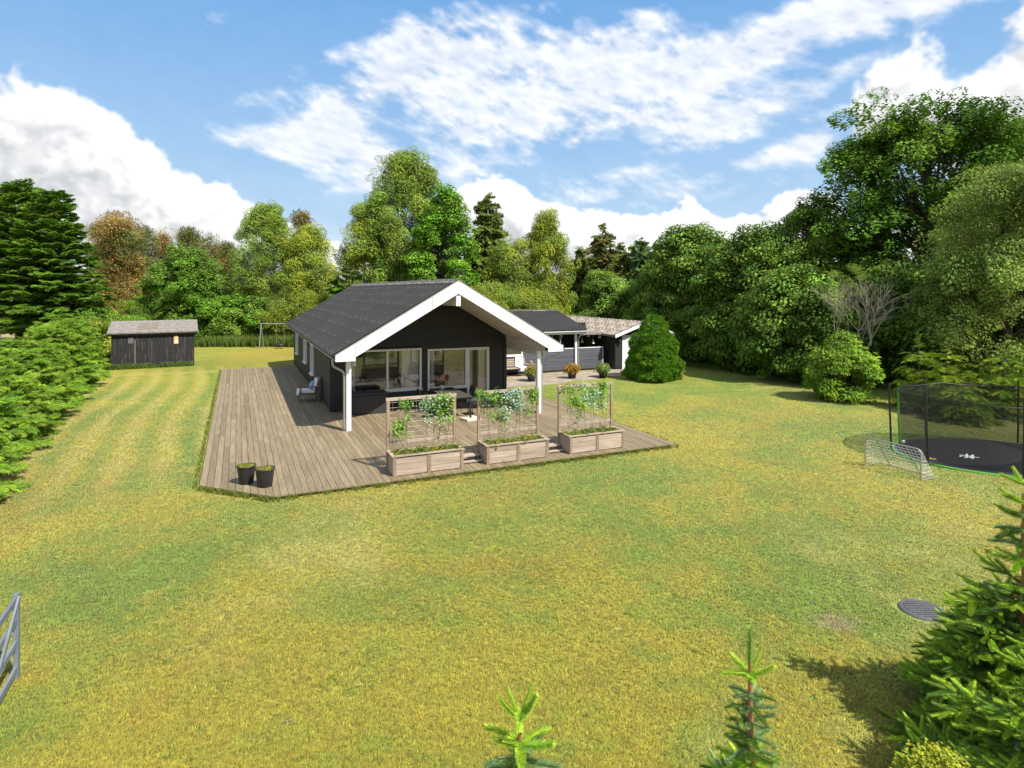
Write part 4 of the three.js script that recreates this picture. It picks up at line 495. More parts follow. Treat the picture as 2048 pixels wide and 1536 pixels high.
// ================================================================== TRAMPOLINE AND GOAL
{
  const cx = 12.9, cd = 16.3, a = 2.35, b = 1.95, t = thing('trampoline', 'black in-ground trampoline with dark safety net and green edge', 'trampoline', [cx, 0, -cd]), E = (f, k = 1, y = 0) => [a * k * Math.cos(f), y, -b * k * Math.sin(f)];
  const ring = (k0, k1, y0, y1) => { const P = [], n = 72; for (let i = 0; i < n; i++) { const p = E(i / n * 6.2832, k0, y0), q = E((i + 1) / n * 6.2832, k0, y0), s = E((i + 1) / n * 6.2832, k1, y1), o = E(i / n * 6.2832, k1, y1); P.push(...p, ...q, ...s, ...p, ...s, ...o); } const g = new THREE.BufferGeometry(); g.setAttribute('position', new THREE.Float32BufferAttribute(P, 3)); g.computeVertexNormals(); return g; };
  part(t, 'jumping_mat', ring(0, 0.9, 0.07, 0.075), std([0.005, 0.0055, 0.007], 0.85)); part(t, 'edge_pad', merge([ring(0.895, 0.985, 0.078, 0.06), ring(0.895, 0.895, 0.078, 0.05)]), std([0.02, 0.022, 0.028], 0.7)); part(t, 'green_rim', merge([ring(0.985, 1.008, 0.06, 0.056), ring(1.008, 1.012, 0.056, 0.0)]), std([0.11, 0.32, 0.035], 0.6)); 
  const net = new THREE.MeshStandardMaterial({ color: rgb(0.006, 0.0065, 0.007), roughness: 1, transparent: true, opacity: 0.48 }); part(t, 'safety_net', ring(0.93, 0.95, 0.08, 1.72), net);
  part(t, 'net_rope', tube([...Array(37).keys()].map((i) => { const p = E(i / 36 * 6.2832, 0.95, 1.72 - 0.06 * Math.abs(Math.sin(i / 36 * 6.2832 * 4))); return p; }), 0.014, 5, 120), M.blackMetal);
  for (const f of [2.72, 3.52, 1.75, 0.72, 4.4, 5.3, 6.1]) part(t, 'pole', tube([E(f, 1.02, 0), E(f, 1.035, 1.0), E(f, 1.045, 1.7), E(f, 1.04, 1.88)], 0.026, 8, 16), M.blackMetal);
  { const f = 2.58; part(t, 'green_strip', tube([E(f, 0.93, 0.1), E(f + 0.02, 0.945, 0.9), E(f - 0.03, 0.95, 1.3), E(f, 0.955, 1.7)], 0.024, 6, 24), std([0.06, 0.26, 0.025], 0.7)); part(t, 'net_clip', rbox(0.1, 0.07, 0.04, 0.015, ...E(f - 0.06, 0.9, 0.17)), M.white); }
  const st = []; const lx = 12.12 - cx, lz = -(16.1 - cd), y = 0.082; for (const p of [[[-0.24, 0.02], [-0.14, -0.05], [-0.05, 0.04], [0.03, -0.08], [0.1, 0.03], [0.24, -0.12]], [[-0.2, 0.12], [-0.08, 0.05], [0.0, 0.13], [0.1, 0.05], [0.2, 0.1]], [[-0.12, -0.12], [0.0, -0.06], [0.15, -0.18]], [[-0.05, 0.18], [0.05, 0.0], [0.16, -0.05]]]) st.push(tube(p.map(([x, z]) => [lx + x, y, lz + z * 1.3]), 0.02, 5, 24).scale(1, 0.12, 1).translate(0, y * 0.88, 0)); part(t, 'mat_emblem', merge(st), std([0.7, 0.74, 0.76], 0.6));
  const leaf = thing('fallen_leaf', 'small yellow leaf lying on the trampoline mat', 'leaf', [10.98, 0.084, -15.85]); part(leaf, 'blade', leafClump(3, 0.04, 0.1, 0.04, { seed: 91, flat: 0.1 }).translate(0, 0.03, 0), std([0.65, 0.4, 0.1], 0.8));
  const g = thing('football_goal', 'small grey metal football goal with white net beside the trampoline', 'goal', [9.04, 0, -15.5], -Math.atan2(1.22, 0.6)), L = 1.36, H = 0.74, D = -0.55; // local x runs along the mouth, -z is the back
  part(g, 'front_frame', tube([[0, 0, 0], [0, H - 0.1, 0], [0.03, H - 0.03, 0], [0.1, H, 0], [L - 0.1, H, 0], [L - 0.03, H - 0.03, 0], [L, H - 0.1, 0], [L, 0, 0]], 0.017, 8, 60), M.zinc); for (const x of [0.0, L]) part(g, 'base_bar', rod([x, 0.015, 0], [x, 0.015, D], 0.013, 0.013), M.steel); for (const x of [0.28, L - 0.36]) part(g, 'back_strut', rod([x, H, 0], [x + 0.02, 0.015, D], 0.014, 0.014), M.steel); part(g, 'back_bar', rod([0, 0.015, D], [L, 0.015, D], 0.013, 0.013), M.steel);
  const nets = [], n = 15, m = 9; for (let i = 0; i <= n; i++) nets.push(rod([i / n * L, H, 0], [i / n * L, 0.01, D], 0.0035, 0.0035, 3)); for (let j = 1; j < m; j++) nets.push(rod([0, H * (1 - j / m), D * j / m], [L, H * (1 - j / m), D * j / m], 0.0035, 0.0035, 3)); for (const x of [0, L]) for (let j = 1; j < 8; j++) { nets.push(rod([x, H * (1 - j / 8), 0], [x, H * (1 - j / 8), D * j / 8], 0.003, 0.003, 3)); nets.push(rod([x, 0, D * j / 8], [x, H * (1 - j / 8), D * j / 8], 0.003, 0.003, 3)); } stuff(part(g, 'net', merge(nets), std([0.62, 0.64, 0.66], 0.8)));
}
// ================================================================== SMALL THINGS ON THE LAWN
{
  const t = thing('manhole_cover', 'round grey ribbed manhole cover in the lawn by the spruce', 'manhole cover', [5.75, 0.004, -8.5]), mm = mineral(0.105, 0.11, 0.12), R = 0.27; part(t, 'rim', lathe([[R - 0.03, 0.03], [R, 0.03], [R + 0.02, 0.0]], 32), mm); part(t, 'plate', lathe([[0, 0.022], [R - 0.03, 0.022], [R - 0.03, 0.03]], 32), mm); for (let k = -4; k <= 4; k++) { const w = Math.sqrt(Math.max(0, (R - 0.05) ** 2 - (k * 0.05) ** 2)); part(t, 'rib', box(w * 2, 0.012, 0.022, 0, 0.03, k * 0.05), mm); }
  const g = thing('garden_gate', 'weathered blue-grey timber gate cut by the left picture edge', 'gate', [-5.74, 0, -7.02], 2.016), gm = wood(0.16, 0.19, 0.225); // runs from the post towards the camera
  part(g, 'post', box(0.07, 0.98, 0.05, 0, 0.49, 0), gm); part(g, 'post', box(0.07, 0.98, 0.05, -1.3, 0.49, 0), gm); for (const y of [0.12, 0.42, 0.68, 0.93]) part(g, 'rail', box(1.23, 0.07, 0.03, -0.65, y, 0.0), gm); part(g, 'brace', box(1.5, 0.06, 0.025, -0.65, 0.53, 0.03, 0, 0, 0.58), gm);
}

// ================================================================== TREES
function trunkGeo(pts, r0, r1, seg = 7) { // tapered bent tube
  const cv = new THREE.CatmullRomCurve3(pts.map((p) => new THREE.Vector3(...p))), n = Math.max(3, pts.length * 2), g = new THREE.TubeGeometry(cv, n, 1, seg), p = g.attributes.position, row = seg + 1;
  for (let i = 0; i <= n; i++) { const c = cv.getPointAt(i / n), k = mix(r0, r1, Math.pow(i / n, 0.8)) + (i === 0 ? r0 * 0.25 : 0); for (let j = 0; j < row; j++) { const q = i * row + j; p.setXYZ(q, c.x + (p.getX(q) - c.x) * k, c.y + (p.getY(q) - c.y) * k, c.z + (p.getZ(q) - c.z) * k); } }
  g.computeVertexNormals(); return g.toNonIndexed();
}
// broad-leaved tree: lobes of leaf clumps carried by limbs; x, d = place, h = height, y0 = foot of the crown, rx = crown half width
function broadTree(name, label, x, d, { h, y0, rx, rz = rx * 0.9, clump = CL.broad, mat = LEAF, col, col2 = col, n = 700, lobes = 34, s = 1, seed = 1, bark = M.bark, tr = 0.16, open = 0.66, lean = 0, lobeR = 0.27, group, topW = 0.55, extra = [], droop = 0, hang = 1, gapF = 1.1 }) {
  const t = thing(name, label, 'tree', [x, 0, -d], 0, group), r = rng(seed * 7919 + 13), L = [], ch = (h - y0) / 2, cy = y0 + ch;
  L.push([lean, h - rx * lobeR * 0.75, 0, rx * lobeR * 0.95]);
  for (let i = 0; i < lobes; i++) { const f = (i + 0.5) / lobes, yy = f * 2 - 1, a = i * 2.39996 + r() * 0.9, prof = yy > 0 ? mix(1, topW * 0.5, Math.pow(yy, 1.4)) : mix(1, 0.62, Math.pow(-yy, 1.5)), q = (0.35 + 0.6 * Math.sqrt(r())) * prof, R = rx * lobeR * (0.7 + 0.6 * r()); L.push([Math.cos(a) * q * (rx - R * 0.6) + lean * (f - 0.3), cy + yy * (ch - R * 0.5) + (r() - 0.5) * 0.3, Math.sin(a) * q * (rz - R * 0.6), R]); }
  for (const e of extra) L.push(e);
  const bends = [[0, -0.1, 0], [(r() - 0.5) * 0.2, h * 0.2, (r() - 0.5) * 0.2], [lean * 0.3 + (r() - 0.5) * 0.4, h * 0.5, (r() - 0.5) * 0.4], [lean * 0.8, h * 0.9, 0]], axis = new THREE.CatmullRomCurve3(bends.map((p) => new THREE.Vector3(...p)));
  part(t, 'trunk', planarSafe(trunkGeo(bends, tr, tr * 0.18, 8)), bark);
  const limbs = []; for (const [lx, ly, lz, R] of L) { const k = clamp((ly - R - h * 0.12) / h * 0.95, 0.14, 0.86), p = axis.getPointAt(k); limbs.push(trunkGeo([[p.x, p.y, p.z], [mix(p.x, lx, 0.5), mix(p.y, ly, 0.4), mix(p.z, lz, 0.5)], [lx, ly + R * 0.3, lz]], tr * 0.32 * (1 - k * 0.5), 0.012, 5)); for (let j = 0; j < 3; j++) { const a = r() * 6.28; limbs.push(trunkGeo([[lx, ly, lz], [lx + Math.cos(a) * R * 0.5, ly + R * 0.3, lz + Math.sin(a) * R * 0.5], [lx + Math.cos(a) * R * 0.9, ly + (r() - 0.2) * R * 0.7, lz + Math.sin(a) * R * 0.9]], 0.02, 0.006, 4)); } }
  stuff(part(t, 'branches', planarSafe(merge(limbs)), bark));
  const C = new Copies(), vol = L.map((l) => l[3] * l[3]), sum = vol.reduce((a, b) => a + b, 0);
  L.forEach(([lx, ly, lz, R], i) => {
    const tone = 0.85 + r() * 0.3, base = r() < 0.5 ? col : col2;
    for (let k = 0; k < n * 0.62 * vol[i] / sum; k++) {
      const inner = r() < 0.18, stray = !inner && r() < 0.17, a = r() * 6.2832, e = inner ? r() * 2 - 1 : 1 - 1.75 * Math.pow(r(), 1.15), w = Math.sqrt(1 - e * e), q = R * (inner ? 0.2 + 0.5 * r() : stray ? 1.05 + 0.55 * r() : 0.78 + 0.3 * r()); const px = lx + Math.cos(a) * w * q, py = ly + e * q * 0.85, pz = lz + Math.sin(a) * w * q;
      if (n3(px * gapF + seed * 9, py * gapF, pz * gapF) > open || py < 0.25 || (py > ly && n3(px * 2.6, py * 2.6, pz * 2.6 + seed) > 0.74)) continue; const sc = s * (0.75 + r() * 0.75) * (stray ? 0.6 : 1), c = tint(base, r, 0.3, 0.14), tilt = (0.55 - e * 0.5) * 0.9; C.add(px, py - droop * r(), pz, sc, sc * hang, sc, Math.sin(a) * w * tilt + (r() - 0.5) * 0.5, 0, -Math.cos(a) * w * tilt + (r() - 0.5) * 0.5, c.map((v) => v * tone));
    }
  });
  C.build(t, 'crown', clump, mat); return t;
}
function planarSafe(g) { if (!g.attributes.uv) return planar(g); return g; }
// conifers: sprays of needled twigs along drooping branches
function spray(n, seed, { wid = 0.02, side = 0.42, droop = 0.25, cross = true } = {}) { // unit-long flat spray along +x
  const r = rng(seed), P = [], C = [];
  const blade = (a, d, l, w, c) => { const up = new THREE.Vector3(0, 1, 0), s = new THREE.Vector3().crossVectors(d, up).normalize().multiplyScalar(w), v = new THREE.Vector3().crossVectors(s, d).normalize().multiplyScalar(w); const b = a.clone().addScaledVector(d, l), m = a.clone().addScaledVector(d, l * 0.45); for (const o of cross ? [s, v] : [s]) { const p = m.clone().add(o), q = m.clone().sub(o); P.push(a.x, a.y, a.z, p.x, p.y, p.z, b.x, b.y, b.z, a.x, a.y, a.z, b.x, b.y, b.z, q.x, q.y, q.z); for (let k = 0; k < 6; k++) C.push(c, c, c); } };
  const ax = (t) => new THREE.Vector3(t, -droop * t * t, 0);
  for (let i = 0; i < n; i++) { const t = 0.05 + 0.93 * i / n, s = i % 2 ? 1 : -1, an = 0.75 + r() * 0.35, l = (side * (1 - t) + 0.12) * (0.75 + r() * 0.5), d = new THREE.Vector3(Math.cos(an), -0.15 - droop * t + (r() - 0.5) * 0.3, s * Math.sin(an)).normalize(), c = 0.75 + r() * 0.5; blade(ax(t), d, l, wid * (0.8 + r() * 0.5), c); for (let j = 0; j < 3; j++) { const q = 0.25 + 0.3 * j + r() * 0.1, p = ax(t).addScaledVector(d, l * q), d2 = d.clone().applyAxisAngle(new THREE.Vector3(0, 1, 0), (j % 2 ? 0.7 : -0.7)); d2.y += (r() - 0.5) * 0.5; blade(p, d2.normalize(), l * 0.4, wid * 0.9, c * (0.85 + r() * 0.3)); } }
  for (let i = 0; i < 5; i++) blade(ax(i / 5), ax((i + 1) / 5).sub(ax(i / 5)).normalize(), 0.24, wid, 1);
  const g = new THREE.BufferGeometry(); g.setAttribute('position', new THREE.Float32BufferAttribute(P, 3)); g.setAttribute('color', new THREE.Float32BufferAttribute(C, 3)); g.computeVertexNormals(); return g;
}
const SP = { fir: spray(22, 301, { wid: 0.045, side: 0.5, droop: 0.1 }), spruce: spray(22, 302, { wid: 0.062, side: 0.5, droop: 0.3 }), young: spray(20, 303, { wid: 0.03, side: 0.5, droop: 0.3 }), larch: spray(20, 304, { wid: 0.024, side: 0.42, droop: 0.45 }) };
function conifer(name, label, x, d, { h, rad, y0 = 0.3, sp = SP.spruce, size = 0.7, col, col2 = col, rows = 22, per = 8, pow = 0.9, seed = 1, pitch = -0.15, up = 0.55, bark = M.bark, tr = 0.12, group, gap = 0, dens = 1, cat = 'tree', lean = 0, vary = 0.25, leader = 0, roll = 0.5, jit = 0, inner = 0.18 }) {
  const t = thing(name, label, cat, [x, 0, -d], 0, group), r = rng(seed * 6007 + 5), C = new Copies(), limbs = [];
  part(t, 'trunk', planarSafe(trunkGeo([[0, -0.05, 0], [lean * 0.3, h * 0.5, 0], [lean, h * 0.985, 0]], tr, 0.012, 7)), bark);
  for (let i = 0; i < rows; i++) {
    const f = (i + r() * 0.5) / rows, yr = y0 + (h - y0 - leader) * f, L0 = rad * Math.pow(1 - f, pow) + 0.12 * size, off = r() * 6.28, m = Math.max(4, Math.round(per * (1 - f * 0.45)));
    if (inner === 0) C.add(lean * f, yr, 0, size * 0.7, size * 0.7, size * 0.7, r() * 6, r() * 6.28, 0.9 + r() * 0.4, tint(col, r));
    for (let j = 0; j < m; j++) {
      if (r() < gap) continue; const y = yr + (r() - 0.5) * jit, a = off + j / m * 6.2832 + (r() - 0.5) * 0.5, L = L0 * (1 - vary + r() * vary * 1.6), pt = mix(pitch, up, Math.pow(f, 2)) + (r() - 0.5) * 0.2, ca = Math.cos(a), sa = Math.sin(a), cx = lean * f;
      const at = (q) => { const rr = q * L; return [cx + ca * rr, y + Math.sin(pt) * rr - 0.10 * rr * q * (1 - f) + 0.05 * rr * q, sa * rr]; };
      if (L > size * 0.6) limbs.push(trunkGeo([at(0), at(0.5), at(0.95)], 0.006 + 0.007 * L, 0.003, 4));
      const cnt = Math.max(1, Math.round(L / size * 2.6 * dens)), tone = 0.85 + r() * 0.3;
      for (let k = 0; k < cnt; k++) { const q = cnt === 1 ? 0.02 : mix(inner, 0.85, k / (cnt - 1)), p = at(Math.max(0, q - (k === cnt - 1 ? 0.25 * size / L : 0))), s = size * (0.75 + r() * 0.5) * (cnt === 1 ? Math.max(0.45, L / size) : 1), sd = k === cnt - 1 ? 0 : (k % 2 ? 0.75 : -0.75) + (r() - 0.5) * 0.4, c = tint(r() < 0.6 ? col : col2, r, 0.2, 0.1); C.add(p[0], p[1], p[2], s, s, s, (r() - 0.5) * roll * 2, -a + sd, pt * 0.8 + (r() - 0.5) * 0.25, c.map((v) => v * tone)); }
    }
  }
  const c = tint(col2, r); for (let k = 0; k < 5; k++) C.add(lean, h - 0.15 * size * k - size * 0.2, 0, size * 0.45, size * 0.45, size * 0.45, 0, k * 1.3, k ? 0.7 : 1.4, c);
  if (limbs.length) stuff(part(t, 'branches', planarSafe(merge(limbs)), bark)); C.build(t, 'foliage', sp, NEEDLE); return t;
}
const G = { fir: [0.10, 0.215, 0.016], fir2: [0.17, 0.30, 0.02], spruce: [0.13, 0.19, 0.045], spruce2: [0.19, 0.24, 0.05], bright: [0.13, 0.27, 0.018], bright2: [0.20, 0.34, 0.022], birch: [0.225, 0.315, 0.042], birch2: [0.17, 0.275, 0.032], yellow: [0.28, 0.345, 0.034], oak: [0.075, 0.175, 0.011], oak2: [0.11, 0.225, 0.013], maple: [0.14, 0.285, 0.016], maple2: [0.18, 0.345, 0.02], hazel: [0.11, 0.205, 0.02], hazel2: [0.185, 0.30, 0.034], pine: [0.21, 0.225, 0.06], rust: [0.38, 0.27, 0.075], willow: [0.21, 0.30, 0.055], willow2: [0.30, 0.39, 0.08] };
const at = (px, D) => (px - 1024) / 1212 * D; // plan position from bearing and distance, in metres

// ---- left: two big firs, pines, rowan, birches
conifer('fir_tree', 'tall dark layered fir at the left picture edge', -40.6, 50, { h: 13.3, rad: 5.2, y0: 1.6, sp: SP.fir, size: 0.85, col: G.fir, col2: G.fir2, rows: 28, per: 10, pow: 0.72, seed: 1, pitch: 0.05, up: 0.7, tr: 0.3, dens: 1.25, group: 'pair of big firs' });
conifer('fir_tree', 'tall dark layered fir, the right one of the big pair beside the pines', -37.2, 49, { h: 12.5, rad: 4.9, y0: 1.4, sp: SP.fir, size: 0.85, col: G.fir, col2: G.fir2, rows: 27, per: 10, pow: 0.76, seed: 2, pitch: 0.05, up: 0.7, tr: 0.28, dens: 1.25, group: 'pair of big firs' });
const NT = leafClump(110, 0.5, 0.24, 0.02, { seed: 12, droop: -0.25, spread: 0.1 });
[[232, 62, 12.0, 2.6, 'rust-brown pine right behind the big firs'], [285, 66, 10.8, 2.0, 'grey-green pine just right of the rust-brown pine'], [330, 70, 11.2, 1.2, 'slim lone pine top between the pines and the rowan'], [378, 68, 11.0, 1.7, 'bushy pine behind the rowan'], [415, 72, 10.6, 1.6, 'thin pine standing left of the birches'], [452, 74, 9.9, 1.7, 'low brownish pine next to the left birch'], [205, 64, 11.4, 1.6, 'pine half hidden behind the right big fir']].forEach(([px, d, h, rx, l], i) => broadTree('pine_tree', l, at(px, d), d, { h, y0: i < 2 ? 2.4 : 5, rx, clump: NT, mat: NEEDLE, col: G.pine, col2: i % 2 ? G.pine : G.rust, n: i < 2 ? 800 : 360, lobes: i < 2 ? 26 : 13, s: 1.1, seed: 20 + i, tr: 0.15, open: 0.62, lobeR: 0.42, group: 'pines behind the shed' }));
broadTree('rust_shrub', 'orange-brown withering tree below the pines behind the rowan', at(260, 63.8), 63.8, { h: 7.5, y0: 1, rx: 2.86, clump: NT, mat: NEEDLE, col: G.rust, col2: G.pine, n: 462, lobes: 18, seed: 31, open: 0.64 });
broadTree('rowan_tree', 'bushy deep green rowan right behind the shed', at(375, 52.8), 52.8, { h: 8.0, y0: 0.5, rx: 4.20, col: G.bright, col2: G.hazel, n: 1500, lobes: 44, s: 0.9, seed: 33, topW: 0.3 });
broadTree('green_shrub', 'bright green shrub between the shed and the swing frame', at(440, 51.6), 51.6, { h: 3.6, y0: 0.1, rx: 3.12, col: G.maple, col2: G.bright, n: 672, lobes: 14, s: 0.9, seed: 34 });
broadTree('green_shrub', 'yellow-green spreading shrub above the hedge left of the shed', at(235, 42), 42, { h: 3.4, y0: 0.1, rx: 2.6, clump: CL.fine, col: G.yellow, col2: G.bright, n: 500, lobes: 14, s: 0.9, seed: 35 });
broadTree('birch_tree', 'leafy green birch with rounded top left of the house roof', at(528, 53.8), 53.8, { h: 12.0, y0: 0.6, rx: 3.36, clump: CL.birch, col: G.birch2, col2: G.birch, n: 1960, lobes: 56, s: 0.85, seed: 36, lobeR: 0.23, bark: M.birchBark, hang: 1.15, droop: 0.3, group: 'birches left of the house' });
broadTree('birch_tree', 'paler birch beside the rounded birch, left of the house roof', at(622, 53.8), 53.2, { h: 10.1, y0: 0.5, rx: 2.80, clump: CL.birch, col: G.yellow, col2: G.birch, n: 1512, lobes: 50, s: 0.85, seed: 37, lobeR: 0.23, bark: M.birchBark, hang: 1.2, droop: 0.3, group: 'birches left of the house' });
broadTree('pine_tree', 'dark pine top rising behind the paler birch', at(606, 56), 56, { h: 11.4, y0: 5, rx: 1.5, clump: NT, mat: NEEDLE, col: G.pine, col2: G.rust, n: 200, lobes: 10, s: 1, seed: 38 });
broadTree('green_shrub', 'tall light green thicket beside the house left eave', at(600, 51.6), 51.6, { h: 4.4, y0: 0.1, rx: 3.48, clump: CL.fine, col: G.yellow, col2: G.birch, n: 720, lobes: 16, s: 0.9, seed: 39 });
broadTree('green_shrub', 'mid green thicket behind the swing frame', at(505, 53.1), 52.5, { h: 4.2, y0: 0.05, rx: 3.39, clump: CL.broad, col: G.bright, col2: G.birch2, n: 723, lobes: 16, s: 0.9, seed: 40 });
// ---- behind the house
broadTree('birch_tree', 'tallest birch, high above the middle of the house roof', at(806, 46), 46, { h: 14.8, y0: 2, rx: 3.5, clump: CL.birch, col: G.birch, col2: G.birch2, n: 2500, lobes: 74, s: 0.9, seed: 41, bark: M.birchBark, lobeR: 0.22, topW: 0.75, hang: 1.2, droop: 0.3 });
broadTree('birch_tree', 'lower birch shoulder left of the tallest birch', at(728, 45), 45, { h: 10.8, y0: 1, rx: 2.4, clump: CL.birch, col: G.birch, col2: G.yellow, n: 1150, lobes: 46, s: 0.85, seed: 42, lobeR: 0.24, bark: M.birchBark, hang: 1.2, droop: 0.3 });
broadTree('maple_tree', 'vivid green maple right of the tallest birch behind the ridge', at(890, 44), 43.5, { h: 11.5, y0: 1, rx: 2.7, col: G.maple2, col2: G.maple, n: 1250, lobes: 46, s: 0.9, seed: 43 });
conifer('spruce_tree', 'dark little spruce behind the far end of the house ridge', at(692, 42), 42, { h: 6.2, rad: 2.0, sp: SP.spruce, size: 0.75, col: G.spruce, col2: G.fir, rows: 18, per: 8, seed: 44, roll: 1, jit: 0.4 });
conifer('spruce_tree', 'slim spruce between the vivid maple and the drooping birch', at(975, 49), 49, { h: 12.2, rad: 2.3, y0: 2, sp: SP.spruce, size: 0.85, col: [0.27, 0.33, 0.07], col2: [0.2, 0.27, 0.06], rows: 38, per: 7, seed: 45, gap: 0.1, pow: 0.8, dens: 1.5, roll: 1.2, jit: 0.6, pitch: -0.3, vary: 0.4, inner: 0.0 });
broadTree('birch_tree', 'drooping thin birch above the annex roof', at(1092, 47), 47, { h: 10.5, y0: 0.6, rx: 2.5, clump: CL.birch, col: G.birch, col2: G.yellow, n: 1350, lobes: 56, s: 0.8, seed: 46, lobeR: 0.2, bark: M.birchBark, hang: 1.5, droop: 0.5, open: 0.6 });
broadTree('birch_tree', 'yellow-green birch between the slim spruce and the drooping birch', at(1020, 46), 46, { h: 8.4, y0: 0.5, rx: 2.4, clump: CL.birch, col: G.yellow, col2: G.birch, n: 1050, lobes: 44, s: 0.8, seed: 47, lobeR: 0.22, bark: M.birchBark, hang: 1.2 });
broadTree('green_shrub', 'olive thicket right behind the right half of the gable', at(985, 42), 42, { h: 4.9, y0: 0.1, rx: 2.8, clump: CL.fine, col: G.yellow, col2: G.birch, n: 620, lobes: 16, s: 0.9, seed: 48 });
broadTree('green_shrub', 'yellow-green thicket behind the annex roof', at(1070, 43), 43, { h: 4.6, y0: 0.1, rx: 2.6, clump: CL.fine, col: G.birch, col2: G.yellow, n: 580, lobes: 16, s: 0.9, seed: 49 });
[[1206, 50, 9.9, 2.3, 0.2, 'brownish sparse spruce, the tallest of the three right of the drooping birch', [0.30, 0.26, 0.075]], [1243, 51, 8.4, 1.7, 0.1, 'short spruce, middle of the three right of the drooping birch', [0.26, 0.32, 0.07]], [1281, 50, 8.7, 2.1, 0.05, 'blue-green spruce, rightmost of the three right of the drooping birch', [0.17, 0.29, 0.12]], [1160, 53, 8.2, 1.9, 0.1, 'thin spruce just right of the drooping birch', [0.22, 0.28, 0.07]], [1318, 47, 8.0, 1.9, 0.08, 'dark spruce behind the cone bush, left of the broad hazel', [0.15, 0.25, 0.07]]].forEach(([px, d, h, rad, gap, l, col], i) => conifer('spruce_tree', l, at(px, d), d, { h, rad, y0: 0.8, size: 0.75, col, col2: [0.2, 0.27, 0.06], rows: 34, per: 7, seed: 50 + i, gap, dens: 1.5, roll: 1.2, jit: 0.5, pitch: -0.3, vary: 0.4, inner: 0.0, group: 'spruces behind the annex' }));
broadTree('green_shrub', 'dark green bushy tree behind the garage roof', at(1215, 43), 43, { h: 5.6, y0: 0.2, rx: 2.8, col: G.hazel, col2: G.hazel2, n: 700, lobes: 18, s: 0.9, seed: 54 });
broadTree('green_shrub', 'green bush directly behind the cone bush and garage', at(1290, 41), 41, { h: 5.0, y0: 0.1, rx: 2.4, col: G.hazel2, col2: G.bright, n: 560, lobes: 16, s: 0.9, seed: 55 });
broadTree('green_shrub', 'leafy bush between the neighbour roof and the annex ridge', at(1125, 52), 52, { h: 3.9, y0: 0.1, rx: 1.8, col: G.hazel2, col2: G.birch, n: 300, lobes: 10, s: 0.8, seed: 56 });
// ---- right side wood edge
[[1392, 38, 8.2, 3.4, 1500, 'broad hazel right of the cone bush at the wood edge'], [1505, 34.5, 7.7, 3.3, 1600, 'broad hazel in the middle of the right wood edge'], [1610, 34, 8.9, 2.5, 1100, 'taller maple left of the big oak'], [1585, 30, 5.3, 2.6, 900, 'low hazel overhanging the lawn left of the bare tree'], [1450, 36, 5.2, 2.8, 900, 'dark low hazel right behind the cone bush shadow'], [1340, 40, 6.6, 2.4, 800, 'hazel behind the garage right corner']].forEach(([px, d, h, rx, n, l], i) => broadTree('hazel_tree', l, at(px, d), d, { h, y0: 0.3, rx, col: G.hazel, col2: G.hazel2, n, lobes: 46, s: 0.95, seed: 60 + i, topW: 0.75, group: 'hazels along the right wood edge' }));
broadTree('oak_tree', 'huge dark green oak towering at the right', at(1850, 33), 33, { h: 14.3, y0: 4.2, rx: 6.1, rz: 4.6, clump: CL.oak, col: G.oak, col2: G.oak2, n: 2300, lobes: 52, s: 1.15, seed: 70, tr: 0.5, open: 0.56, gapF: 0.75, lobeR: 0.23, topW: 1.15, extra: [[-4.4, 8.6, 1, 1.5], [-5.3, 7.2, 0.5, 1.2], [-3.6, 11.4, 0.5, 1.6], [4.5, 12.9, 0, 1.8], [1, 13.2, 0, 1.6], [5.8, 11.4, 0, 2.0], [-2.2, 12.2, 0, 1.4]] });
broadTree('oak_tree', 'second oak crown beyond the right picture edge behind the huge oak', at(2110, 36), 36, { h: 15, y0: 3, rx: 5, clump: CL.oak, col: G.oak2, col2: G.oak, n: 1300, lobes: 34, s: 1.2, seed: 71, tr: 0.4, lobeR: 0.28, topW: 1.1 });
broadTree('willow_tree', 'pale grey-green willow in front of the oak at the right edge', at(2010, 25), 25, { h: 9.6, y0: 0.8, rx: 3.3, clump: CL.fine, col: G.willow, col2: G.willow2, n: 2000, lobes: 64, s: 0.8, seed: 72, tr: 0.2, hang: 1.2, droop: 0.3, open: 0.62, lobeR: 0.22, topW: 0.9 });
[[1700, 33, 6.2, 2.8, 900, G.oak, 'dark undergrowth tree left under the huge oak'], [1800, 30, 5.4, 2.8, 1000, G.hazel, 'dark undergrowth tree right behind the bare tree'], [1900, 27, 4.6, 2.6, 900, G.hazel, 'shaded shrub behind the little spruces'], [1990, 27.5, 5.0, 2.8, 900, G.oak, 'shaded shrub under the willow'], [1745, 37, 7.4, 3, 700, G.oak, 'deep green tree filling the gap behind the bare tree'], [1660, 29, 3.4, 2.0, 500, G.hazel, 'shaded low shrub behind the bright young tree'], [1530, 33, 3.6, 2.4, 500, G.hazel, 'dark low shrub at the foot of the middle hazel'], [1420, 38, 3.2, 2.4, 450, G.hazel, 'dark low shrub near the cone bush']].forEach(([px, d, h, rx, n, c, l], i) => broadTree('undergrowth_tree', l, at(px, d), d, { h, y0: 0.1, rx, col: c, col2: G.hazel, n, lobes: 32, s: 1.05, seed: 80 + i, topW: 0.7, group: 'undergrowth of the right wood edge' }));
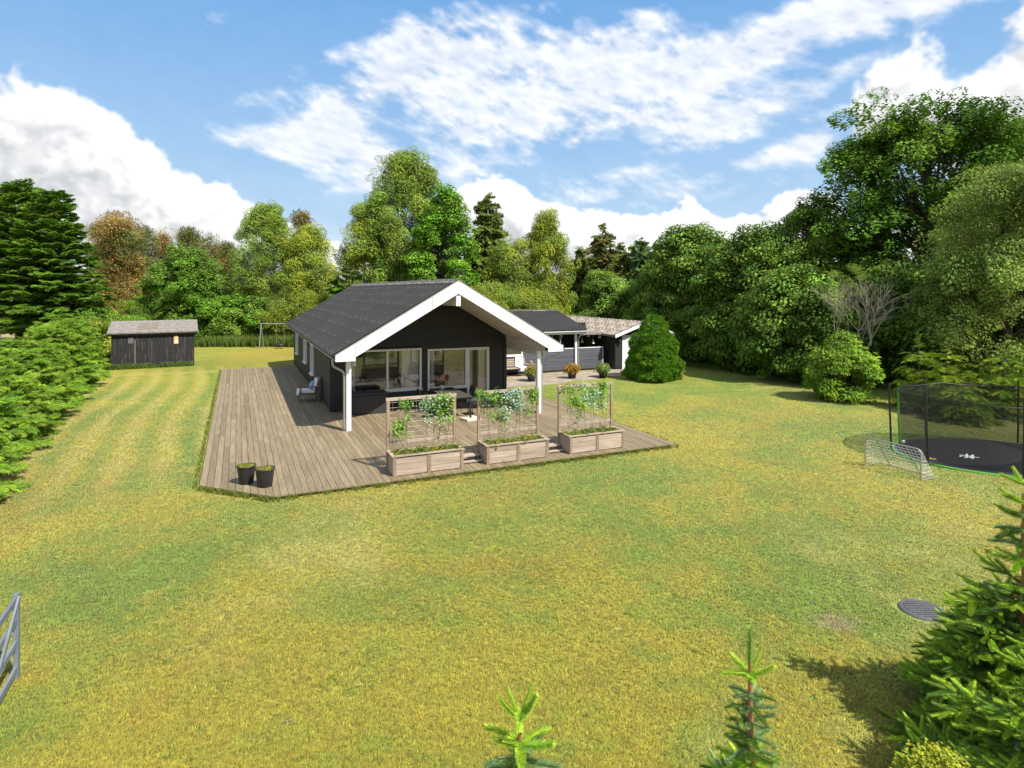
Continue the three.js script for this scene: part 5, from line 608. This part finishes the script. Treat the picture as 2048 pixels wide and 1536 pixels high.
{ // bare, half-dead tree
  [[1722, 27, 6.1, 'pale bare branching tree in front of the dark wood edge'], [1680, 27.6, 5.6, 'thinner bare tree left of the pale bare tree']].forEach(([px, d, h, l], n) => { const t = thing('bare_tree', l, 'tree', [at(px, d), 0, -d], 0, 'bare trees'), r = rng(90 + n), g = []; const grow = (p, dir, len, rad, lev) => { const q = p.map((v, i) => v + dir[i] * len), m = p.map((v, i) => v + dir[i] * len * 0.5 + (r() - 0.5) * len * 0.12); g.push(trunkGeo([p, m, q], rad, rad * 0.6, lev > 2 ? 4 : 6)); if (lev >= 5) return; const k = lev < 1 ? 3 : 3; for (let i = 0; i < k; i++) { const a = r() * 6.28, s = 0.35 + r() * 0.45; let e = [dir[0] + Math.cos(a) * s, dir[1] + 0.1 * r(), dir[2] + Math.sin(a) * s]; const ln = Math.hypot(...e); e = e.map((v) => v / ln); grow(q.map((v, j) => mix(p[j], v, i ? 0.55 + r() * 0.4 : 1)), e, len * (0.62 + r() * 0.2), rad * 0.58, lev + 1); } }; grow([0, -0.05, 0], [0.03, 1, 0], h * 0.33, 0.05, 0); part(t, 'trunk', planarSafe(trunkGeo([[0, -0.05, 0], [0.02, h * 0.15, 0], [0.03, h * 0.33, 0]], 0.065, 0.045, 8)), M.deadWood); stuff(part(t, 'branches', planarSafe(merge(g)), M.deadWood)); const c = new Copies(); for (let k = 0; k < 26; k++) { const a = r() * 6.28, q = r() * 1.3; c.add(Math.cos(a) * q, h * (0.5 + r() * 0.45), Math.sin(a) * q, 0.35, 0.35, 0.35, 0, a, 0, tint(G.birch, r)); } c.build(t, 'leaves', CL.fine, LEAF); });
}
broadTree('young_tree', 'bright green young leafy tree standing alone at the lawn edge', 13.5, 24.8, { h: 2.5, y0: 0.02, rx: 1.5, clump: CL.sprig, extra: [[0.02, 2.3, 0, 0.42], [0, 2.65, 0, 0.26], [-0.4, 1.75, 0.2, 0.45], [0.45, 1.7, 0, 0.45]], col: G.bright2, col2: [0.26, 0.41, 0.03], n: 1900, lobes: 46, s: 0.5, seed: 101, tr: 0.05, lobeR: 0.2, topW: 0, droop: 0.1 });
[[1838, 23, 2.75, 0.95, 'small bright spruce behind the trampoline, left of three'], [1893, 21.8, 2.7, 1.25, 'small yellowish spruce behind the trampoline net, tallest in the middle'], [2008, 21.5, 2.6, 1.0, 'small spruce behind the trampoline, right of three'], [1965, 22, 1.9, 0.9, 'lowest little spruce behind the trampoline'], [1925, 20.6, 1.5, 0.9, 'stubby spruce close behind the trampoline net']].forEach(([px, d, h, rad, l], i) => conifer('small_spruce', l, at(px, d), d, { h, rad, y0: 0.1, sp: SP.larch, size: 0.42, col: [0.20, 0.32, 0.024], col2: [0.31, 0.40, 0.03], rows: 9, per: 6, dens: 1.0, roll: 0.5, jit: 0.1, vary: 0.4, pow: 0.75, seed: 110 + i, pitch: 0.0, up: 0.5, tr: 0.045, leader: 0.25, group: 'little spruces behind the trampoline' }));

// ---- spruce hedge along the left boundary
{
  const r = rng(121), N = 15, where = ['nearest the camera at the left edge', 'second', 'third', 'fourth', 'fifth', 'sixth', 'seventh', 'eighth', 'ninth', 'tenth', 'eleventh', 'twelfth', 'thirteenth', 'fourteenth', 'last, touching the shed'];
  for (let i = 0; i < N; i++) { const f = i / (N - 1), u = mix(-9.35, -11.7, Math.pow(f, 1.2)), v = mix(-4.6, 21.6, f), p = hw(u + (r() - 0.5) * 0.5, v + (r() - 0.5) * 0.4), h = 1.95 + 0.9 * f + (r() - 0.5) * 0.6; conifer('hedge_spruce', i === 0 || i === N - 1 ? `bright green spruce of the left hedge, ${where[i]}` : `bright green spruce of the left hedge, ${where[i]} from the camera`, p[0], -p[2], { h, rad: 1.75 + r() * 0.35, y0: 0.08, sp: SP.young, size: 0.36, col: [0.18, 0.32, 0.028], col2: [0.27, 0.41, 0.04], rows: 19, per: 10, pow: 0.68, seed: 130 + i, pitch: 0.12, up: 0.6, tr: 0.06, dens: 1.3, roll: 0.6, jit: 0.25, vary: 0.35, group: 'left spruce hedge' }); }
  [[-13.6, 2.5, 2.0], [-14.4, 6.5, 1.7], [-14.8, 11, 2.1], [-13.9, 15, 2.4]].forEach(([u, v, h], i) => { const p = hw(u, v); conifer('self_sown_spruce', ['small spruce behind the near part of the left hedge', 'short spruce on the brown ground behind the left hedge', 'young spruce behind the middle of the left hedge', 'young spruce behind the far part of the left hedge'][i], p[0], -p[2], { h, rad: 1.1, y0: 0.1, sp: SP.young, size: 0.45, col: G.bright, col2: G.birch, rows: 10, per: 7, seed: 160 + i, pitch: 0.1, tr: 0.05 }); });
}
{ // trimmed cone bush: dense fine twigs on an uneven cone
  const t = thing('cone_bush', 'large dense cone-shaped green dwarf spruce beside the garage', 'bush', [7.15, 0, -30.6]), r = rng(171), H = 3.4, C = new Copies(), prof = (f) => 1.4 * Math.pow(Math.max(0, 1 - Math.pow(f, 1.45)), 0.66) * (f < 0.08 ? 0.86 + f * 1.7 : 1);
  const bump = (a, y) => 1 + 0.46 * (n3(Math.cos(a) * 2.2 + 5, y * 3.2, Math.sin(a) * 2.2 + 5) - 0.5) + 0.16 * (n3(Math.cos(a) * 6, y * 6, Math.sin(a) * 6) - 0.5);
  const pts = []; for (let i = 0; i <= 16; i++) pts.push([Math.max(0.01, prof(i / 16) * 0.72), 0.05 + i / 16 * (H - 0.7)]); part(t, 'dark_core', lathe(pts, 20), std([0.012, 0.02, 0.006], 1)); part(t, 'trunk', rod([0, -0.02, 0], [0, 0.4, 0], 0.08, 0.06, 8), M.bark);  // added solid core, coloured shade-dark, blocks the view through the foliage
  const tuft = spray(9, 305, { wid: 0.07, side: 0.5, droop: 0.0, cross: true });
  for (let k = 0; k < 9000; k++) { const f = 1 - Math.sqrt(1 - r() * 0.999), a = r() * 6.2832, y = 0.05 + f * (H - 0.1), q = prof(f) * bump(a, y) * (0.9 + r() * 0.09), s = 0.1 + r() * 0.07; C.add(Math.cos(a) * q, y, Math.sin(a) * q, s, s, s, r() * 6.28, -a + (r() - 0.5) * 0.9, 0.5 + (r() - 0.5) * 0.8, tint(r() < 0.5 ? [0.11, 0.25, 0.014] : [0.17, 0.34, 0.02], r, 0.3)); }
  C.build(t, 'foliage', tuft, NEEDLE);
}
// ---- foreground spruces with single needled shoots
function shootGeo(n, seed, len = 1, rad = 0.12, bend = 0.18) { // bottle-brush shoot along +x, unit length
  const r = rng(seed), P = [], C = [], V = (x, y, z) => new THREE.Vector3(x, y, z), ax = (t) => V(t * len, bend * t * t, 0);
  for (let i = 0; i < n; i++) { const t = 0.03 + 0.95 * i / n, a = i * 2.39996 + r() * 0.5, p = ax(t), l = rad * (1.2 - 0.45 * t * t) * (0.85 + r() * 0.3), d = V(0.75 + 0.5 * t, Math.cos(a) + bend * t, Math.sin(a)).normalize(), s = V(0, -Math.sin(a), Math.cos(a)).multiplyScalar(rad * 0.075), e = p.clone().addScaledVector(d, l * 1.3), q = s.clone().multiplyScalar(0.55), c = 0.6 + r() * 0.8, c2 = c * 1.15; const A = p.clone().sub(s), B = p.clone().add(s), E = e.clone().add(q), F = e.clone().sub(q); for (const [w, k] of [[A, c], [B, c], [E, c2], [A, c], [E, c2], [F, c2]]) { P.push(w.x, w.y, w.z); C.push(k, k, k); } }
  const g = new THREE.BufferGeometry(); g.setAttribute('position', new THREE.Float32BufferAttribute(P, 3)); g.setAttribute('color', new THREE.Float32BufferAttribute(C, 3)); g.computeVertexNormals();
  const core = trunkGeo([[0, 0, 0], [len * 0.5, bend * 0.25, 0], [len * 0.98, bend * 0.95, 0]], rad * 0.4, rad * 0.25, 6); core.deleteAttribute('uv'); core.setAttribute('color', new THREE.Float32BufferAttribute(new Float32Array(core.attributes.position.count * 3).fill(0.75), 3)); return merge([g, core]);
}
const SHOOT = [shootGeo(260, 311, 1, 0.135, 0.16), shootGeo(250, 312, 1, 0.14, -0.22), shootGeo(260, 313, 1, 0.13, 0.02)], FRESH = [0.33, 0.50, 0.04], OLD = [0.14, 0.255, 0.035], GREY = [0.20, 0.33, 0.13];
function nearSpruce(name, label, x, d, h, spec) { // spec: rad, whorls, seed, top
  const t = thing(name, label, 'spruce', [x, 0, -d], 0), r = rng(spec.seed), C = [new Copies(), new Copies(), new Copies()], limbs = [];
  part(t, 'trunk', planarSafe(trunkGeo([[spec.lean ?? 0, -0.03, 0], [(spec.lean ?? 0) * 0.5, h * 0.5, 0.02], [0, h - 0.12, 0]], 0.03 + h * 0.012, 0.011, 8)), mineral(0.34, 0.16, 0.06));
  const put = (x0, y, z, s, yaw, pitch, col) => C[(r() * 3) | 0].add(x0, y, z, s, s, s, 0, yaw, pitch, tint(col, r, 0.15, 0.08));
  const branch = (y, a, L, pt) => { const cnt = Math.round(L / (spec.step ?? 0.05)), ca = Math.cos(a), sa = Math.sin(a); const P = (q) => [ca * q * L, y + Math.sin(pt) * q * L - 0.06 * q * q * L, sa * q * L]; if (L > 0.2) limbs.push(trunkGeo([P(0), P(0.5), P(0.97)], 0.006 + L * 0.006, 0.003, 5)); for (let k = 0; k < cnt; k++) { const q = 0.2 + 0.8 * (k + 1) / cnt, tip = k >= cnt - 3, s = (0.09 + 0.055 * r()) * (spec.size ?? 1), p = P(Math.min(1, q)); for (const sd of tip && k === cnt - 1 ? [0] : [-1, 1]) put(p[0], p[1] + (r() - 0.5) * 0.03, p[2], s, -a + sd * (0.75 + (r() - 0.5) * 0.5), pt * 0.5 + (r() - 0.4) * 0.5, q > 0.62 && r() < 0.75 ? FRESH : r() < spec.grey ? GREY : OLD); if (L > 0.4 && k % 3 === 1 && q < 0.85) { for (const sd of [-1, 1]) { const l2 = L * 0.42 * (1 - q * 0.5), a2 = a + sd * 0.85; for (let j = 0; j < Math.max(2, l2 / 0.055); j++) { const w = (j + 1) / Math.max(2, l2 / 0.055); for (const s3 of [-0.7, 0.7]) put(p[0] + Math.cos(a2) * l2 * w, p[1] - 0.05 * w, p[2] + Math.sin(a2) * l2 * w, (0.08 + 0.05 * r()) * (spec.size ?? 1), -a2 + s3 * (w > 0.95 ? 0.2 : 1), (r() - 0.4) * 0.5, w > 0.6 && r() < 0.7 ? FRESH : OLD); } } } } };
  const H0 = h - spec.leader; for (let i = 0; i < spec.whorls; i++) { const f = i / spec.whorls, y = mix(0.15, H0 - 0.05, f), m = (spec.size ? 5 : 6) + (r() * 2 | 0); for (let j = 0; j < m; j++) branch(y + (r() - 0.5) * 0.08, j / m * 6.28 + r(), spec.rad * Math.pow(1 - f, 0.75) * (0.75 + r() * 0.45) + 0.1, mix(-0.1, 0.35, f) + (r() - 0.5) * 0.25); }
  // leader with short whorls of fresh shoots
  for (const [dy, k, L, up, mixc] of spec.top) for (let j = 0; j < k; j++) { const a = j / k * 6.28 + dy * 9; put(0, h - dy, 0, L * (0.85 + r() * 0.3), -a, up + (r() - 0.5) * 0.25, mixc < 0.5 ? FRESH : r() < 0.6 ? GREY : OLD); }
  if (spec.tip) C[2].add(0, h - 0.14, 0, spec.tip, spec.tip, spec.tip, 0, 0, 1.55, [0.24, 0.38, 0.06]);
  stuff(part(t, 'branches', planarSafe(merge(limbs)), mineral(0.28, 0.14, 0.06))); C.forEach((c, i) => c.m.length && c.build(t, 'needle_shoots', SHOOT[i], NEEDLE)); return t;
}
nearSpruce('foreground_spruce', 'spruce top with fresh pale shoots at the bottom centre', 0.04, 3.1, 2.35, { rad: 0.55, whorls: 11, seed: 401, leader: 0.5, grey: 0.5, top: [[0.04, 5, 0.16, 0.75, 0], [0.17, 6, 0.18, 0.25, 0.2], [0.25, 6, 0.18, 0.0, 0.8], [0.33, 7, 0.19, -0.1, 0.7], [0.42, 7, 0.2, 0.1, 0.5], [0.5, 8, 0.2, 0.1, 0.3]] });
nearSpruce('foreground_spruce', 'spruce top with long upright leader, right of the bottom centre', 1.335, 3.4, 2.54, { rad: 0.6, whorls: 11, seed: 402, leader: 0.7, grey: 0.5, tip: 0.2, top: [[0.2, 5, 0.16, 0.35, 0.1], [0.31, 5, 0.13, 0.15, 0.7], [0.37, 6, 0.14, 0.0, 0.6], [0.46, 6, 0.14, 0.15, 0.8], [0.54, 6, 0.14, 0.1, 0.6], [0.62, 7, 0.15, 0.1, 0.7], [0.7, 7, 0.18, 0.2, 0.4]] });
nearSpruce('foreground_spruce', 'large bushy spruce filling the bottom right corner', 5.06, 6.0, 2.6, { rad: 0.98, whorls: 12, seed: 403, size: 1.55, step: 0.085, leader: 0.85, grey: 0.12, top: [[0.02, 4, 0.2, 0.5, 0], [0.2, 5, 0.22, 0.3, 0.4], [0.34, 5, 0.25, 0.2, 0.8], [0.48, 5, 0.25, 0.1, 0.8], [0.62, 6, 0.26, 0.15, 0.6], [0.78, 7, 0.28, 0.15, 0.4]] });
nearSpruce('foreground_spruce', 'low spruce in front of the large bushy spruce, bottom right', 4.62, 4.75, 1.85, { rad: 1.2, whorls: 9, seed: 404, size: 1.5, step: 0.085, leader: 0.3, grey: 0.15, top: [[0.03, 4, 0.14, 0.5, 0], [0.16, 5, 0.15, 0.3, 0.4]] });
nearSpruce('foreground_spruce', 'spruce just beyond the right picture edge that shades the lawn corner', 6.05, 5.45, 3.45, { rad: 1.35, whorls: 11, seed: 405, size: 1.6, step: 0.1, leader: 0.6, grey: 0.15, top: [[0.03, 4, 0.2, 0.5, 0], [0.3, 6, 0.25, 0.2, 0.4]] });
{ // yellow-green bush and tall grass at the bottom right
  const t = thing('yellow_bush', 'small yellow-green bush at the bottom edge by the spruce', 'bush', [3.2, 0, -4.55]), r = rng(411), C = new Copies(); for (let k = 0; k < 260; k++) { const a = r() * 6.28, e = Math.acos(r()), q = 0.3 * Math.pow(r(), 0.4); C.add(Math.cos(a) * Math.sin(e) * q, 0.62 + Math.cos(e) * q * 1.5, Math.sin(a) * Math.sin(e) * q, 0.5, 0.5, 0.5, 0, r() * 6, 0, tint([0.3, 0.33, 0.02], r)); } C.build(t, 'leaves', CL.gum, LEAF); part(t, 'stem', rod([0, 0, 0], [0, 0.8, 0], 0.015, 0.008, 5), M.bark);
}
{ // far-off wood closing the horizon
  const r = rng(431), C = new Copies(); for (let k = 0; k < 2600; k++) { const az = (r() * 2 - 1) * 0.86, d = 84 + r() * 10, x = Math.tan(az) * d, top = 4.6 + 2.6 * f2(az * 16 + 5, 2, 3), y = top * Math.pow(r(), 0.8), s = 1.6 + r() * 1.2; C.add(x, y, -d, s, s, s, 0, r() * 6.28, 0, tint(r() < 0.5 ? [0.15, 0.21, 0.04] : [0.11, 0.17, 0.04], r)); }
  const m = C.build(scene, 'far_woodland', CL.broad, LEAF); m.userData = { kind: 'stuff', label: 'far-off green wood on the horizon behind the garden trees', category: 'woodland' };
}
function tallGrass(name, label, n, place, hgt, col, seed) { const r = rng(seed), P = [], Cc = []; for (let i = 0; i < 14; i++) { const a = r() * 6.28, q = r() * 0.06, b = r() * 6.28, l = 0.6 + r() * 0.5, w = 0.012, x = Math.cos(a) * q, z = Math.sin(a) * q, k = 0.7 + r() * 0.6, tx = x + Math.cos(b) * l * 0.45, tz = z + Math.sin(b) * l * 0.45, mx = x + Math.cos(b) * l * 0.12, mz = z + Math.sin(b) * l * 0.12, sx = -Math.sin(b) * w, sz = Math.cos(b) * w; P.push(x - sx, 0, z - sz, x + sx, 0, z + sz, mx + sx, l * 0.6, mz + sz, x - sx, 0, z - sz, mx + sx, l * 0.6, mz + sz, mx - sx, l * 0.6, mz - sz, mx - sx, l * 0.6, mz - sz, mx + sx, l * 0.6, mz + sz, tx, l * 0.95, tz); for (let j = 0; j < 9; j++) Cc.push(k, k, k); } const g = new THREE.BufferGeometry(); g.setAttribute('position', new THREE.Float32BufferAttribute(P, 3)); g.setAttribute('color', new THREE.Float32BufferAttribute(Cc, 3)); g.computeVertexNormals(); const C = new Copies(); for (let i = 0; i < n; i++) { const [x, d] = place(r), s = hgt * (0.6 + r() * 0.8); C.add(x, 0, -d, s, s, s, 0, r() * 6.28, 0, tint(col, r)); } const m = C.build(scene, name, g, LEAF); m.userData = { kind: 'stuff', label, category: 'grass' }; }
{ // weeds and clover in the turf
  const r = rng(441), C = new Copies(); for (let k = 0; k < 420; k++) { const d = 4.8 + 22 * Math.pow(r(), 1.5), x = (r() * 2 - 1) * d * 0.85, [u, v] = toHouse(x, d); if (inDeck(u, v) || inPave(u, v) || n2(x * 0.5 + 60, d * 0.5) < 0.48) continue; const m = 1 + (r() * 5 | 0); for (let j = 0; j < m; j++) { const s = 0.22 + r() * 0.3; C.add(x + (r() - 0.5) * 0.25, 0.012, -d + (r() - 0.5) * 0.25, s, s * 0.35, s, 0, r() * 6.28, 0, tint(r() < 0.1 ? [0.5, 0.42, 0.2] : [0.12, 0.19, 0.025], r)); } }
  const m = C.build(scene, 'lawn_weeds', CL.vine, LEAF); m.userData = { kind: 'stuff', label: 'low clover and weeds scattered in the lawn', category: 'weeds' };
}
tallGrass('long_grass', 'uncut long grass at the foot of the back tree line', 1500, (r) => [mix(-27, -10, r()), 47.5 + r() * 3], 0.75, [0.13, 0.19, 0.03], 421);
tallGrass('hedge_grass', 'uncut grass under the left spruce hedge and shed', 900, (r) => { const f = r(); if (f < 0.25) { const q = r() * 4.2; return [-22.56 + q * Math.cos(0.5), 34.1 + q * Math.sin(0.5) - 0.12 - r() * 0.15]; } const v = mix(-5, 20, r()), u = mix(-7.9, -10.3, (v + 5) / 25) - r() * 0.6, p = hw(u, v); return [p[0], -p[2]]; }, 0.3, [0.14, 0.22, 0.03], 422);
tallGrass('wood_edge_grass', 'uncut grass along the foot of the right wood edge', 900, (r) => { const f = r(), x = mix(9.5, 19, f); return [x, mix(36.5, 24.5, f) + r() * 1.2]; }, 0.28, [0.10, 0.17, 0.03], 423);
tallGrass('deck_edge_grass', 'longer grass tufts along the deck edges', 1500, (r) => { const f = r(), e = 0.03 + r() * 0.09; let p; if (f < 0.42) p = hw(-3.97 - e, mix(-4, 17.9, r())); else if (f < 0.5) { const q = r(); p = hw(mix(-3.97, -2.48, q) - e * 0.7, mix(-4.02, -5.52, q) - e * 0.7); } else if (f < 0.8) p = hw(mix(-2.5, 8.3, r()), -5.52 - e); else if (f < 0.95) p = hw(8.29 + e, mix(-5.5, 5.6, r())); else p = hw(mix(-4, -0.1, r()), 17.92 + e); return [p[0], -p[2]]; }, 0.13, [0.19, 0.24, 0.035], 425);

renderer.render(scene, camera);
